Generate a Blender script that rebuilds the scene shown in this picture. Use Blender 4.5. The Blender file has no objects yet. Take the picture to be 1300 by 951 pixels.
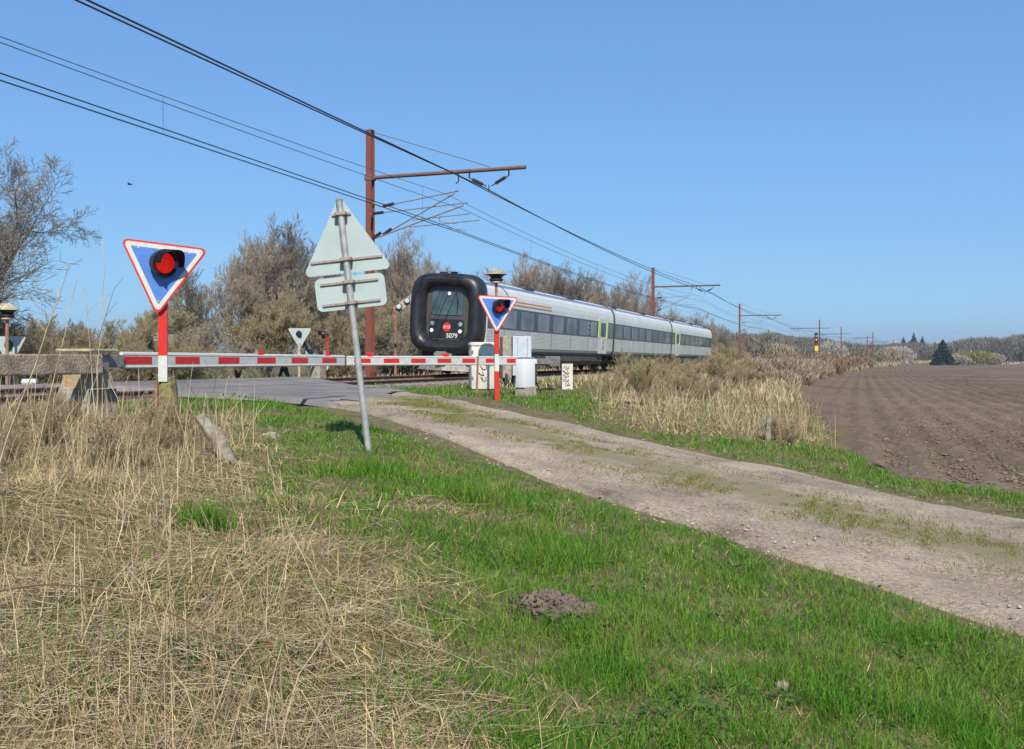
import bpy, bmesh, math, random
import numpy as np
from mathutils import Vector, Matrix
R = math.radians
rng = np.random.default_rng(7); random.seed(7)
sc = bpy.context.scene
EYE = 1.6
# ---------------------------------------------------------------- camera, sky, sun, exposure
cam = bpy.data.objects.new('camera', bpy.data.cameras.new('camera')); sc.collection.objects.link(cam)
cam.location = (0, 0, EYE); cam.rotation_euler = (R(90), 0, 0)
cam.data.lens = 34.06; cam.data.sensor_width = 36; cam.data.shift_y = -17.5/1300
cam.data.clip_start = .05; cam.data.clip_end = 6000
sc.camera = cam
w = bpy.data.worlds.new('World'); sc.world = w; w.use_nodes = True
nt = w.node_tree; bg = nt.nodes['Background']; sky = nt.nodes.new('ShaderNodeTexSky')
sky.sky_type = 'NISHITA'; sky.sun_disc = False
sky.sun_elevation = R(44); sky.sun_rotation = R(173)
sky.air_density = 1.0; sky.dust_density = 0.05; sky.ozone_density = 3.0; sky.altitude = 0
sep = nt.nodes.new('ShaderNodeSeparateColor'); com = nt.nodes.new('ShaderNodeCombineColor'); nt.links.new(sky.outputs[0], sep.inputs[0])
for ch, (pw, kk) in enumerate(((.58, .60), (.56, 1.03), (.42, 1.98))):      # tone response of the sky per channel
    p1 = nt.nodes.new('ShaderNodeMath'); p1.operation = 'POWER'; p1.inputs[1].default_value = pw
    p2 = nt.nodes.new('ShaderNodeMath'); p2.operation = 'MULTIPLY'; p2.inputs[1].default_value = kk
    nt.links.new(sep.outputs[ch], p1.inputs[0]); nt.links.new(p1.outputs[0], p2.inputs[0]); nt.links.new(p2.outputs[0], com.inputs[ch])
nt.links.new(com.outputs[0], bg.inputs[0]); bg.inputs[1].default_value = .14
sd = bpy.data.lights.new('sun', 'SUN'); sd.energy = 4.2; sd.angle = R(.53); sd.color = (1, .93, .82)
sun = bpy.data.objects.new('sun', sd); sc.collection.objects.link(sun)
az = R(-7); el = R(44)
sun.rotation_euler = Vector((math.sin(az)*math.cos(el), math.cos(az)*math.cos(el), -math.sin(el))).to_track_quat('-Z', 'Y').to_euler()
sc.view_settings.view_transform = 'Standard'; sc.view_settings.look = 'None'
sc.view_settings.exposure = 0.56; sc.view_settings.gamma = 1

# ---------------------------------------------------------------- terrain functions
KZ = np.array([-150,-60,35,92,145,203,245,286,341,390,450,600,900.])
KX = np.array([-2.75-.345*185,-2.75-.345*95,-2.75,17.7,37.2,61,80.3,101,131,160,198,300,520.])
def cx(z):
    z = np.asarray(z, float); m = np.empty_like(KX); s = np.diff(KX)/np.diff(KZ)
    m[1:-1] = (s[1:]+s[:-1])/2; m[0] = s[0]; m[-1] = s[-1]; m[1] = .345; m[2] = .352
    i = np.clip(np.searchsorted(KZ, z)-1, 0, len(KZ)-2); h = KZ[i+1]-KZ[i]; t = (z-KZ[i])/h
    return (2*t**3-3*t*t+1)*KX[i]+(t**3-2*t*t+t)*h*m[i]+(-2*t**3+3*t*t)*KX[i+1]+(t**3-t*t)*h*m[i+1]
def slope(z): return cx(np.asarray(z)+.5)-cx(np.asarray(z)-.5)
def dd(x, z): return (x-cx(z))/np.sqrt(1+slope(z)**2)
def tp(zc, off):                                   # point at a lateral offset from the track centre
    s = float(slope(zc)); q = math.sqrt(1+s*s)
    return float(cx(zc))+off/q, zc-off*s/q
GD = np.array([-400,-60,-12,-6,-3.2,-2,0,1.4,1.9,3.2,4.5,5.5,6.8,9.3,12,15,400])
GH = np.array([.6,.5,.62,.75,.78,.72,.7,.72,.81,.83,.8,.82,.78,.64,.3,0,0])
def g(x, z):
    h = np.interp(dd(x, z), GD, GH)
    return h-.28*np.exp(-((x-1)**2+(z-27)**2)/12.25)
def resample(P, n):
    P = np.array(P, float); d = np.r_[0, np.cumsum(np.hypot(*np.diff(P, axis=0).T))]
    t = np.linspace(0, d[-1], n); Q = np.stack([np.interp(t, d, P[:, k]) for k in (0, 1)], 1)
    k = 9; pad = np.pad(Q, ((k, k), (0, 0)), mode='reflect', reflect_type='odd'); ker = np.hanning(2*k+3)[1:-1]; ker /= ker.sum()
    return np.stack([np.convolve(pad[:, j], ker, 'valid') for j in (0, 1)], 1)
LE = [(14,-14),(8.2,-3.5),(5.4,1.5),(3.04,5.76),(2.3,6.9),(1.6,7.9),(1.01,8.9),(.33,10.15),(-.58,11.91),(-1.75,14.34),(-3.03,17),(-4.3,18.6),(-6.2,19.6),(-7.9,20.2),(-12,22),(-20,24),(-30,25)]
RE = [(17.5,-12),(11.5,-1.5),(8.3,4.2),(5.9,8.6),(5.28,9.99),(4.5,11.6),(3.67,12.9),(2.87,13.9),(2.2,14.7),(1.5,15.35),(.55,16.4),(-.5,18.2),(-1.5,20.9),(-2.7,23.6),(-4.7,27),(-7,31),(-11,34.5),(-18,37),(-28,38)]
NR = 260
LQ, RQ = resample(LE, NR), resample(RE, NR)
MC = (LQ+RQ)/2; HW = np.hypot(*(LQ-RQ).T)/2
def road_q(x, z):                                   # <0 inside the road
    out = np.empty(len(x))
    for a in range(0, len(x), 20000):
        D = np.hypot(x[a:a+20000, None]-MC[None, :, 0], z[a:a+20000, None]-MC[None, :, 1]); i = D.argmin(1)
        out[a:a+20000] = D[np.arange(len(i)), i]-HW[i]*.97
    return out
def roadh(x, z):
    d = dd(x, z)
    r = np.interp(d, [-40,-12,-6,-1.5,1.5,3.5,7,9], [.5,.62,.98,1.105,.942,.9,.8,0])
    return np.maximum(g(x, z)+.012, r)
def vn(x, z, s, seed=0):                            # smooth value noise 0..1
    x = np.asarray(x, float)/s+seed*17.3; z = np.asarray(z, float)/s+seed*5.1
    xi, zi = np.floor(x), np.floor(z); fx, fz = x-xi, z-zi; fx = fx*fx*(3-2*fx); fz = fz*fz*(3-2*fz)
    def h(a, b): v = np.sin(a*127.1+b*311.7+seed*3.7)*43758.5453; return v-np.floor(v)
    return (h(xi, zi)*(1-fx)+h(xi+1, zi)*fx)*(1-fz)+(h(xi, zi+1)*(1-fx)+h(xi+1, zi+1)*fx)*fz
FZ = np.array([-60,11.8,13.3,16.5,21,37.4,60,88,104,140,200,328,420])
FX = np.array([46,6.2,5.35,5.4,6.9,10.9,18,27.5,34.5,51,74,138,193.])
FX[0] = 6.2+(11.8+60)*.56
def fieldx(z): return np.interp(z, FZ, FX)
FEND = 400
def infield(x, z): return (x > fieldx(z)+.35*(vn(x, z, .7, 4)-.5)) & (z < FEND)

# ---------------------------------------------------------------- materials
def mat(name, col, rough=.8, metal=0, col2=None, scale=4, bump=0, bscale=30, island=0, trans=0, emit=None, spec=.3, detail=4, lo=.35, hi=.65, coat=0):
    m = bpy.data.materials.new(name); m.use_nodes = True; n = m.node_tree.nodes; L = m.node_tree.links
    p = n['Principled BSDF']; p.inputs['Roughness'].default_value = rough; p.inputs['Metallic'].default_value = metal
    p.inputs['Specular IOR Level'].default_value = spec; p.inputs['Base Color'].default_value = (*col, 1)
    p.inputs['Coat Weight'].default_value = coat
    src = None; tc = n.new('ShaderNodeTexCoord')
    if col2 is not None:
        t = n.new('ShaderNodeTexNoise'); t.inputs['Scale'].default_value = scale; t.inputs['Detail'].default_value = detail
        L.new(tc.outputs['Object'], t.inputs['Vector'])
        r = n.new('ShaderNodeValToRGB'); r.color_ramp.elements[0].position = lo; r.color_ramp.elements[1].position = hi
        r.color_ramp.elements[0].color = (*col, 1); r.color_ramp.elements[1].color = (*col2, 1)
        L.new(t.outputs['Fac'], r.inputs[0]); src = r.outputs[0]
    if island:
        ge = n.new('ShaderNodeNewGeometry'); hs = n.new('ShaderNodeHueSaturation'); mr = n.new('ShaderNodeMapRange')
        mr.inputs['To Min'].default_value = 1-island; mr.inputs['To Max'].default_value = 1+island
        L.new(ge.outputs['Random Per Island'], mr.inputs[0]); L.new(mr.outputs[0], hs.inputs['Value'])
        m2 = n.new('ShaderNodeMapRange'); m2.inputs['To Min'].default_value = .485; m2.inputs['To Max'].default_value = .515
        mm = n.new('ShaderNodeMath'); mm.operation = 'FRACT'; m3 = n.new('ShaderNodeMath'); m3.operation = 'MULTIPLY'; m3.inputs[1].default_value = 7.3
        L.new(ge.outputs['Random Per Island'], m3.inputs[0]); L.new(m3.outputs[0], mm.inputs[0]); L.new(mm.outputs[0], m2.inputs[0]); L.new(m2.outputs[0], hs.inputs['Hue'])
        if src: L.new(src, hs.inputs['Color'])
        else: hs.inputs['Color'].default_value = (*col, 1)
        src = hs.outputs[0]
    if src: L.new(src, p.inputs['Base Color'])
    if bump:
        t = n.new('ShaderNodeTexNoise'); t.inputs['Scale'].default_value = bscale; t.inputs['Detail'].default_value = 6
        L.new(tc.outputs['Object'], t.inputs['Vector'])
        b = n.new('ShaderNodeBump'); b.inputs['Strength'].default_value = bump; b.inputs['Distance'].default_value = .03
        L.new(t.outputs['Fac'], b.inputs['Height']); L.new(b.outputs[0], p.inputs['Normal'])
    if trans:
        tr = n.new('ShaderNodeBsdfTranslucent'); mx = n.new('ShaderNodeMixShader'); mx.inputs[0].default_value = trans
        if src: L.new(src, tr.inputs[0])
        else: tr.inputs[0].default_value = (*col, 1)
        L.new(p.outputs[0], mx.inputs[1]); L.new(tr.outputs[0], mx.inputs[2]); L.new(mx.outputs[0], n['Material Output'].inputs[0])
    if emit: p.inputs['Emission Color'].default_value = (*col, 1); p.inputs['Emission Strength'].default_value = emit
    return m
M = {}
M['white'] = mat('white_paint', (.56,.56,.52), .5, col2=(.46,.46,.41), scale=9, lo=.45, hi=.75)
M['red'] = mat('red_paint', (.62,.025,.02), .4, col2=(.5,.03,.025), scale=8)
M['blue'] = mat('blue_paint', (.08,.2,.54), .45, col2=(.065,.165,.46), scale=8)
M['black'] = mat('black_plastic', (.02,.02,.022), .4)
M['rubber'] = mat('black_rubber', (.012,.012,.014), .42, col2=(.022,.022,.024), scale=3, bump=.15, bscale=6, spec=.5)
M['redlens'] = mat('red_lens', (.75,.012,.006), .3, emit=.4, col2=(.35,.01,.005), scale=45, lo=.5, hi=.6)
M['redlens2'] = mat('red_marker_lens', (.75,.01,.01), .2, emit=.15)
M['concrete'] = mat('weathered_concrete', (.38,.34,.27), .95, col2=(.22,.2,.16), scale=7, bump=.6, bscale=25)
M['lichen'] = mat('orange_stained_concrete', (.38,.24,.12), .95, col2=(.3,.27,.21), scale=6, bump=.6, bscale=25)
M['bitumen'] = mat('dark_bitumen', (.025,.03,.038), .6, col2=(.05,.055,.06), scale=9, bump=.4)
M['cap'] = mat('lichen_cap', (.5,.44,.27), .9, col2=(.3,.27,.2), scale=12, bump=.5)
M['oldgrey'] = mat('grey_weathered_steel', (.27,.27,.26), .6, metal=.2, col2=(.18,.16,.13), scale=10, bump=.2)
M['beam'] = mat('grey_brown_beam', (.4,.32,.22), .9, col2=(.22,.18,.13), scale=6, bump=.6)
M['wood'] = mat('mossy_wood', (.22,.2,.07), .95, col2=(.13,.11,.06), scale=9, bump=.8, bscale=18)
M['oldwood'] = mat('silver_wood', (.33,.29,.22), .95, col2=(.17,.15,.11), scale=12, bump=.8, bscale=18)
M['galv'] = mat('galvanised_steel', (.42,.43,.41), .55, metal=.35, col2=(.3,.31,.3), scale=14)
M['signback'] = mat('sign_back', (.37,.44,.43), .6, col2=(.32,.39,.38), scale=5, lo=.4, hi=.8)
M['bracket'] = mat('bracket_steel', (.3,.27,.24), .6, metal=.3, col2=(.33,.13,.06), scale=25, lo=.5, hi=.7)
M['rust'] = mat('rusty_steel', (.22,.1,.055), .9, col2=(.32,.2,.13), scale=14, bump=.4)
M['mast'] = mat('red_brown_mast_paint', (.2,.055,.032), .7, col2=(.15,.06,.045), scale=3, bump=.15)
M['boom'] = mat('brown_steel_tube', (.13,.06,.05), .7, col2=(.18,.1,.08), scale=10)
M['insul'] = mat('dark_insulator', (.035,.025,.03), .35)
M['wire'] = mat('dark_wire', (.03,.03,.032), .6)
M['wire2'] = mat('grey_wire', (.12,.12,.12), .5, metal=.4)
M['cantil'] = mat('aluminium_tube', (.28,.25,.22), .5, metal=.4)
M['cabinet'] = mat('dirty_white_cabinet', (.58,.56,.49), .6, col2=(.45,.42,.33), scale=5, lo=.5, hi=.8)
M['cleanwhite'] = mat('clean_white_box', (.66,.67,.68), .5)
M['palegrey'] = mat('pale_grey_cabinet', (.5,.55,.6), .5, col2=(.42,.46,.5), scale=4)
M['orange'] = mat('orange_stripe', (.62,.25,.06), .5)
M['lime'] = mat('lime_stripe', (.5,.68,.05), .5)
M['yellow'] = mat('yellow_plate', (.75,.5,.03), .5)
M['navy'] = mat('navy_window_band', (.045,.075,.13), .25, spec=.5, coat=.5)
M['pane'] = mat('window_glass', (.14,.19,.23), .12, metal=.1, col2=(.34,.4,.42), scale=.55, spec=.8, coat=1)  # lighter patches stand in for sky reflections varying from pane to pane
M['cabglass'] = mat('cab_windscreen', (.035,.06,.07), .1, spec=.6, coat=.5, col2=(.08,.12,.13), scale=1.5)
M['lamp'] = mat('lit_headlight', (1,.8,.5), .2, emit=.7)
M['darkpanel'] = mat('dark_front_panel', (.018,.022,.03), .35, coat=.3)
M['frontframe'] = mat('front_frame_grey', (.07,.065,.06), .5)
M['silver'] = mat('train_silver', (.68,.68,.61), .42, metal=.1, col2=(.6,.6,.54), scale=.9, spec=.5)
M['roofblue'] = mat('train_roof_blue', (.13,.18,.28), .45)
M['dirty'] = mat('dirty_underframe', (.115,.1,.07), .9, col2=(.06,.055,.045), scale=2.5)
M['wheel'] = mat('dark_bogie', (.022,.02,.018), .8)
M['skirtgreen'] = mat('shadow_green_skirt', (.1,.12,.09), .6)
M['rail'] = mat('rail_steel', (.16,.1,.07), .7, metal=.2, col2=(.1,.06,.04), scale=6)
M['railtop'] = mat('rail_running_surface', (.55,.55,.56), .25, metal=.9)
M['sleeper'] = mat('concrete_sleeper', (.26,.24,.21), .95, col2=(.17,.15,.13), scale=8, bump=.4)
M['bark'] = mat('grey_bark', (.15,.13,.1), .95, col2=(.09,.08,.06), scale=8, bump=.5)
M['twig_brown'] = mat('brown_twigs', (.3,.25,.185), .95, island=.4)
M['twig_olive'] = mat('olive_twigs', (.32,.27,.165), .95, island=.4)
M['twig_grey'] = mat('grey_twigs', (.33,.29,.22), .95, island=.35)
M['twig_dark'] = mat('dark_twigs', (.2,.17,.13), .95, island=.4)
M['twig_pink'] = mat('pinkish_bramble_twigs', (.3,.235,.165), .95, island=.35)
M['twig_red'] = mat('reddish_twigs', (.22,.15,.095), .95, island=.35)
M['bud'] = mat('olive_buds', (.27,.25,.07), .8, island=.35, trans=.25)
M['leaf'] = mat('young_leaves', (.3,.33,.06), .7, island=.3, trans=.35)
M['blossom'] = mat('white_blossom', (.36,.33,.27), .8, island=.2)
M['needle'] = mat('dark_needles', (.025,.045,.025), .9, island=.4)
M['farwood'] = mat('distant_bare_wood', (.17,.145,.12), .95, island=.3, col2=(.155,.15,.105), scale=.02)
M['green'] = mat('green_grass', (.075,.215,.011), .6, island=.48, trans=.32, col2=(.15,.245,.03), scale=2.2, spec=.25)
M['dry'] = mat('dry_grass', (.6,.455,.22), .85, island=.5, trans=.2, col2=(.34,.25,.125), scale=2.6)
M['reed'] = mat('dry_reeds', (.46,.37,.22), .85, island=.4, trans=.15, col2=(.36,.26,.16), scale=.8)
M['stalk'] = mat('pale_dry_stalk', (.54,.45,.28), .8, col2=(.33,.24,.16), scale=9)
M['stalkbrown'] = mat('brown_stem', (.16,.1,.07), .85, col2=(.24,.18,.12), scale=9)
M['bramble'] = mat('red_bramble_cane', (.13,.055,.045), .7)
M['pebble'] = mat('pebbles', (.34,.285,.22), .95, island=.35)
M['clod'] = mat('soil_clods', (.165,.118,.082), .95, island=.35)
M['ballast_stone'] = mat('ballast_stones', (.2,.165,.14), .95, island=.5)
M['mole'] = mat('grey_brown_earth', (.2,.15,.115), .98, col2=(.13,.095,.07), scale=14, bump=.9, bscale=40)

# ground-type materials
def zoned(name, cols, s1, s2, bump=.5, bscale=25, rough=.95):
    m = bpy.data.materials.new(name); m.use_nodes = True; n = m.node_tree.nodes; L = m.node_tree.links; p = n['Principled BSDF']
    tc = n.new('ShaderNodeTexCoord'); t = n.new('ShaderNodeTexNoise'); t.inputs['Scale'].default_value = s1; t.inputs['Detail'].default_value = 8; t.inputs['Roughness'].default_value = .65
    L.new(tc.outputs['Object'], t.inputs['Vector'])
    r = n.new('ShaderNodeValToRGB'); e = r.color_ramp.elements; k = len(cols)
    e[0].position = .33; e[0].color = (*cols[0], 1); e[1].position = .67; e[1].color = (*cols[-1], 1)
    for i in range(1, k-1): q = e.new(.33+.34*i/(k-1)); q.color = (*cols[i], 1)
    L.new(t.outputs['Fac'], r.inputs[0])
    t2 = n.new('ShaderNodeTexNoise'); t2.inputs['Scale'].default_value = s2; t2.inputs['Detail'].default_value = 5; L.new(tc.outputs['Object'], t2.inputs['Vector'])
    mr = n.new('ShaderNodeMapRange'); mr.inputs[1].default_value = .3; mr.inputs[2].default_value = .7; mr.inputs[3].default_value = .68; mr.inputs[4].default_value = 1.32; L.new(t2.outputs['Fac'], mr.inputs[0])
    hs = n.new('ShaderNodeHueSaturation'); L.new(mr.outputs[0], hs.inputs['Value']); L.new(r.outputs[0], hs.inputs['Color']); L.new(hs.outputs[0], p.inputs['Base Color'])
    p.inputs['Roughness'].default_value = rough; p.inputs['Specular IOR Level'].default_value = .15
    t3 = n.new('ShaderNodeTexNoise'); t3.inputs['Scale'].default_value = bscale; t3.inputs['Detail'].default_value = 8; L.new(tc.outputs['Object'], t3.inputs['Vector'])
    b = n.new('ShaderNodeBump'); b.inputs['Strength'].default_value = bump; b.inputs['Distance'].default_value = .04; L.new(t3.outputs['Fac'], b.inputs['Height']); L.new(b.outputs[0], p.inputs['Normal'])
    return m, n, L, hs, p
M['ground'] = zoned('ground_soil_and_turf', [(.07,.085,.02),(.15,.12,.06),(.09,.1,.03)], .6, 9)[0]
M['field'] = zoned('ploughed_soil', [(.105,.077,.05),(.145,.107,.071),(.19,.14,.095)], .09, 11, bump=.9, bscale=14)[0]
M['asphalt'] = zoned('worn_asphalt', [(.15,.14,.135),(.19,.178,.165),(.26,.23,.2)], .8, 60, bump=.35, bscale=90)[0]
M['ballast'] = zoned('ballast_bed', [(.17,.13,.1),(.22,.18,.15),(.12,.1,.085)], 1.2, 30, bump=1, bscale=40)[0]
# gravel track: wheel lanes of sandy gravel and a mossy middle strip (UV.x runs across)
mt, n, L, hs, p = zoned('gravel_track', [(.16,.127,.088),(.29,.233,.165),(.345,.28,.2),(.42,.345,.25)], 1.0, 28, bump=.6, bscale=70)
M['gravel'] = mt
uv = n.new('ShaderNodeUVMap'); sx = n.new('ShaderNodeSeparateXYZ'); L.new(uv.outputs[0], sx.inputs[0])
a = n.new('ShaderNodeMath'); a.operation = 'SUBTRACT'; a.inputs[1].default_value = .47; L.new(sx.outputs[0], a.inputs[0])
b_ = n.new('ShaderNodeMath'); b_.operation = 'ABSOLUTE'; L.new(a.outputs[0], b_.inputs[0])
tcn = n.new('ShaderNodeTexCoord'); tn = n.new('ShaderNodeTexNoise'); tn.inputs['Scale'].default_value = 3.4; tn.inputs['Detail'].default_value = 9; tn.inputs['Roughness'].default_value = .7; L.new(tcn.outputs['Object'], tn.inputs['Vector'])
c_ = n.new('ShaderNodeMath'); c_.operation = 'MULTIPLY_ADD'; c_.inputs[1].default_value = -1.9; L.new(b_.outputs[0], c_.inputs[0]); L.new(tn.outputs['Fac'], c_.inputs[2])
mr = n.new('ShaderNodeMapRange'); mr.inputs[1].default_value = .2; mr.inputs[2].default_value = .42; L.new(c_.outputs[0], mr.inputs[0])
mx = n.new('ShaderNodeMix'); mx.data_type = 'RGBA'; L.new(mr.outputs[0], mx.inputs[0]); L.new(hs.outputs[0], mx.inputs[6]); mx.inputs[7].default_value = (.23,.2,.115,1)
L.new(mx.outputs[2], p.inputs['Base Color'])

# ---------------------------------------------------------------- object helpers
def link(o, parent=None):
    sc.collection.objects.link(o)
    if parent: o.parent = parent
    return o
def tag(o, label=None, cat=None, group=None, kind=None):
    if label: o['label'] = label
    if cat: o['category'] = cat
    if group: o['group'] = group
    if kind: o['kind'] = kind
    return o
def empty(name, loc, rz=0, rx=0, ry=0):
    o = bpy.data.objects.new(name, None); o.empty_display_size = .2; link(o); o.location = loc; o.rotation_euler = (rx, ry, rz); return o
def npmesh(name, V, faces, mats, parent=None, smooth=False, mi=None, uvs=None):
    me = bpy.data.meshes.new(name); V = np.asarray(V, np.float32); me.vertices.add(len(V)); me.vertices.foreach_set('co', V.ravel())
    if isinstance(faces, tuple): loops, starts = faces
    else: faces = np.asarray(faces); loops = faces.ravel(); starts = np.arange(len(faces))*faces.shape[1]
    me.loops.add(len(loops)); me.loops.foreach_set('vertex_index', loops.astype(np.int32))
    me.polygons.add(len(starts)); me.polygons.foreach_set('loop_start', starts.astype(np.int32))
    if mi is not None: me.polygons.foreach_set('material_index', np.asarray(mi, np.int32))
    if smooth: me.polygons.foreach_set('use_smooth', np.ones(len(starts), bool))
    for m in (mats if isinstance(mats, list) else [mats]): me.materials.append(m)
    if uvs is not None: u = me.uv_layers.new(name='UVMap'); u.data.foreach_set('uv', np.asarray(uvs, np.float32)[loops].ravel())
    me.update(calc_edges=True); me.validate()
    return link(bpy.data.objects.new(name, me), parent)
class MB:
    def __init__(s): s.b = bmesh.new(); s.mi = 0
    def _f(s, vs):
        try: f = s.b.faces.new(vs); f.material_index = s.mi; return f
        except ValueError: return None
    def box(s, c, d, rot=None, bev=0, taper=1, tapery=None):
        tapery = taper if tapery is None else tapery
        c = Vector(c); vs = []
        for z in (-1, 1):
            for x, y in ((-1,-1),(1,-1),(1,1),(-1,1)):
                v = Vector((x*d[0]/2*(taper if z > 0 else 1), y*d[1]/2*(tapery if z > 0 else 1), z*d[2]/2))
                if rot: v = rot @ v
                vs.append(s.b.verts.new(c+v))
        F = [s._f([vs[i] for i in q]) for q in ((3,2,1,0),(4,5,6,7),(0,1,5,4),(1,2,6,5),(2,3,7,6),(3,0,4,7))]
        if bev:
            es = list({e for f in F for e in f.edges})
            bmesh.ops.bevel(s.b, geom=es, offset=bev, segments=2, affect='EDGES', profile=.6)
        return s
    def tube(s, pts, rad, n=8, caps=True):
        pts = [Vector(p) for p in pts]; rad = rad if hasattr(rad, '__len__') else [rad]*len(pts); rings = []; ref = None
        for i, p in enumerate(pts):
            t = (pts[min(i+1, len(pts)-1)]-pts[max(i-1, 0)]).normalized()
            if ref is None: ref = t.cross(Vector((.3,.2,1) if abs(t.z) < .9 else (1,.1,.2))).normalized()
            a = (ref-t*ref.dot(t)).normalized(); ref = a; bb = t.cross(a)
            rings.append([s.b.verts.new(p+(a*math.cos(2*math.pi*k/n)+bb*math.sin(2*math.pi*k/n))*rad[i]) for k in range(n)])
        for r0, r1 in zip(rings, rings[1:]):
            for k in range(n): s._f([r0[k], r0[(k+1)%n], r1[(k+1)%n], r1[k]])
        if caps: s._f(rings[0][::-1]); s._f(rings[-1])
        return s
    def prism(s, poly, y0, y1, bev=0):               # poly in x,z ; extruded along y
        a = [s.b.verts.new((x, y0, z)) for x, z in poly]; b = [s.b.verts.new((x, y1, z)) for x, z in poly]
        s._f(a); s._f(b[::-1]); n = len(a)
        for k in range(n): s._f([a[(k+1)%n], a[k], b[k], b[(k+1)%n]])
        return s
    def lathe(s, prof, c=(0,0,0), n=20, axis='z'):
        c = Vector(c); rings = []
        for r, h in prof:
            ring = []
            for k in range(n):
                t = 2*math.pi*k/n; v = (r*math.cos(t), r*math.sin(t), h)
                if axis == 'y': v = (v[0], v[2], v[1])
                ring.append(s.b.verts.new(c+Vector(v)))
            rings.append(ring)
        for r0, r1 in zip(rings, rings[1:]):
            for k in range(n): s._f([r0[k], r0[(k+1)%n], r1[(k+1)%n], r1[k]])
        s._f(rings[0][::-1]); s._f(rings[-1]); return s
    def loft(s, loops, caps=True):
        rs = [[s.b.verts.new(p) for p in l] for l in loops]; n = len(rs[0])
        for r0, r1 in zip(rs, rs[1:]):
            for k in range(n): s._f([r0[k], r0[(k+1)%n], r1[(k+1)%n], r1[k]])
        if caps: s._f(rs[0][::-1]); s._f(rs[-1])
        return s
    def build(s, name, mats, parent=None, smooth=False, M_=None):
        bmesh.ops.recalc_face_normals(s.b, faces=s.b.faces)
        if M_ is not None: s.b.transform(M_)
        me = bpy.data.meshes.new(name); s.b.to_mesh(me); s.b.free()
        for m in (mats if isinstance(mats, list) else [mats]): me.materials.append(m)
        if smooth:
            me.polygons.foreach_set('use_smooth', np.ones(len(me.polygons), bool)); me.set_sharp_from_angle(angle=R(35))
        return link(bpy.data.objects.new(name, me), parent)
def dup(o, **k):
    def cp(a, par):
        c = a.copy(); sc.collection.objects.link(c)
        if par: c.parent = par
        for ch in list(a.children): cp(ch, c)
        return c
    return cp(o, None)
def text_mesh(txt, name, size, mt, parent, loc, rot=(R(90),0,0), ext=.003, bold=0, sx=1):
    cu = bpy.data.curves.new(name, 'FONT'); cu.body = txt; cu.size = size; cu.extrude = ext; cu.offset = bold; cu.align_x = 'CENTER'; cu.align_y = 'CENTER'
    t = bpy.data.objects.new('tmp', cu); sc.collection.objects.link(t)
    me = bpy.data.meshes.new_from_object(t.evaluated_get(bpy.context.evaluated_depsgraph_get())); bpy.data.objects.remove(t)
    me.name = name; me.materials.clear(); me.materials.append(mt)
    o = link(bpy.data.objects.new(name, me), parent); o.location = loc; o.rotation_euler = rot; o.scale = (sx, 1, 1); return o
def scribble(parent, c, wd, ht, seed, y, rad=.008):
    r = random.Random(seed); m = MB()
    for k in range(5):
        x0 = c[0]+r.uniform(-.25,.1)*wd; z0 = c[1]+ht*(.42-.2*k); pts = []
        for i in range(7): pts.append((x0+wd*.4*math.sin(i*1.1+r.uniform(0,1.3)), y, z0+ht*.09*math.cos(i*1.7+r.uniform(0,1))))
        m.tube(pts, rad, 5)
    return m.build('graffiti', M['black'], parent)

# ================================================================= SETTING
# ground sheet
def axis(f0, f1, st, lo, hi, gr=1.12):
    a = list(np.arange(f0, f1, st)); s = st; x = a[-1]
    while x < hi: s *= gr; x += s; a.append(x)
    s = st; x = f0; b = []
    while x > lo: s *= gr; x -= s; b.append(x)
    return np.array(b[::-1]+a)
xs = axis(-11, 9, .16, -1500, 2500); zs = axis(1.5, 38, .16, -120, 3500, 1.09)
X, Z = np.meshgrid(xs, zs); x = X.ravel(); z = Z.ravel()
rq = np.full(len(x), 9.); nearm = (abs(x) < 45) & (z > -30) & (z < 60); rq[nearm] = road_q(x[nearm], z[nearm])
H = g(x, z)
bm_ = np.clip((rq+.15)/.8, 0, 1)*np.clip((abs(dd(x, z))-1.9)/1.5, 0, 1)*(z < 80)
H = H+bm_*(x < -.5)*.16*(vn(x, z, .8, 3)-.4)*(z < 13)
H = H+bm_*(.10*(vn(x, z, 1.7, 1)-.5)+.05*(vn(x, z, .5, 2)-.5)) - .05*np.clip(-rq/.3, 0, 1)
H = np.where((x > fieldx(z)+.35) & (z < FEND-2), np.minimum(H-.09, -.3-.002*np.abs(z)), H)
H = np.where((x > fieldx(z)+.35) & (z < 14), -.2, H)
H = H+np.clip((z-420)/600, 0, 1)*9*np.clip((x+100)/200, 0, 1)*(1-np.clip((z-1100)/600, 0, 1))
nx, nz = len(xs), len(zs); I = np.arange(nx*nz).reshape(nz, nx)
Q = np.stack([I[:-1,:-1], I[:-1,1:], I[1:,1:], I[1:,:-1]], -1).reshape(-1, 4)
tag(npmesh('ground', np.stack([x, z, H], 1), Q, M['ground'], smooth=True), kind='structure')
GH_ = H.reshape(nz, nx)
def gh(px, pz):                                      # bilinear sample of the sheet
    i = np.clip(np.searchsorted(xs, px)-1, 0, nx-2); j = np.clip(np.searchsorted(zs, pz)-1, 0, nz-2)
    fx = (px-xs[i])/(xs[i+1]-xs[i]); fz = (pz-zs[j])/(zs[j+1]-zs[j])
    return (GH_[j,i]*(1-fx)+GH_[j,i+1]*fx)*(1-fz)+(GH_[j+1,i]*(1-fx)+GH_[j+1,i+1]*fx)*fz
def G(px, pz): return float(gh(np.array([px]), np.array([pz]))[0])

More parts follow.
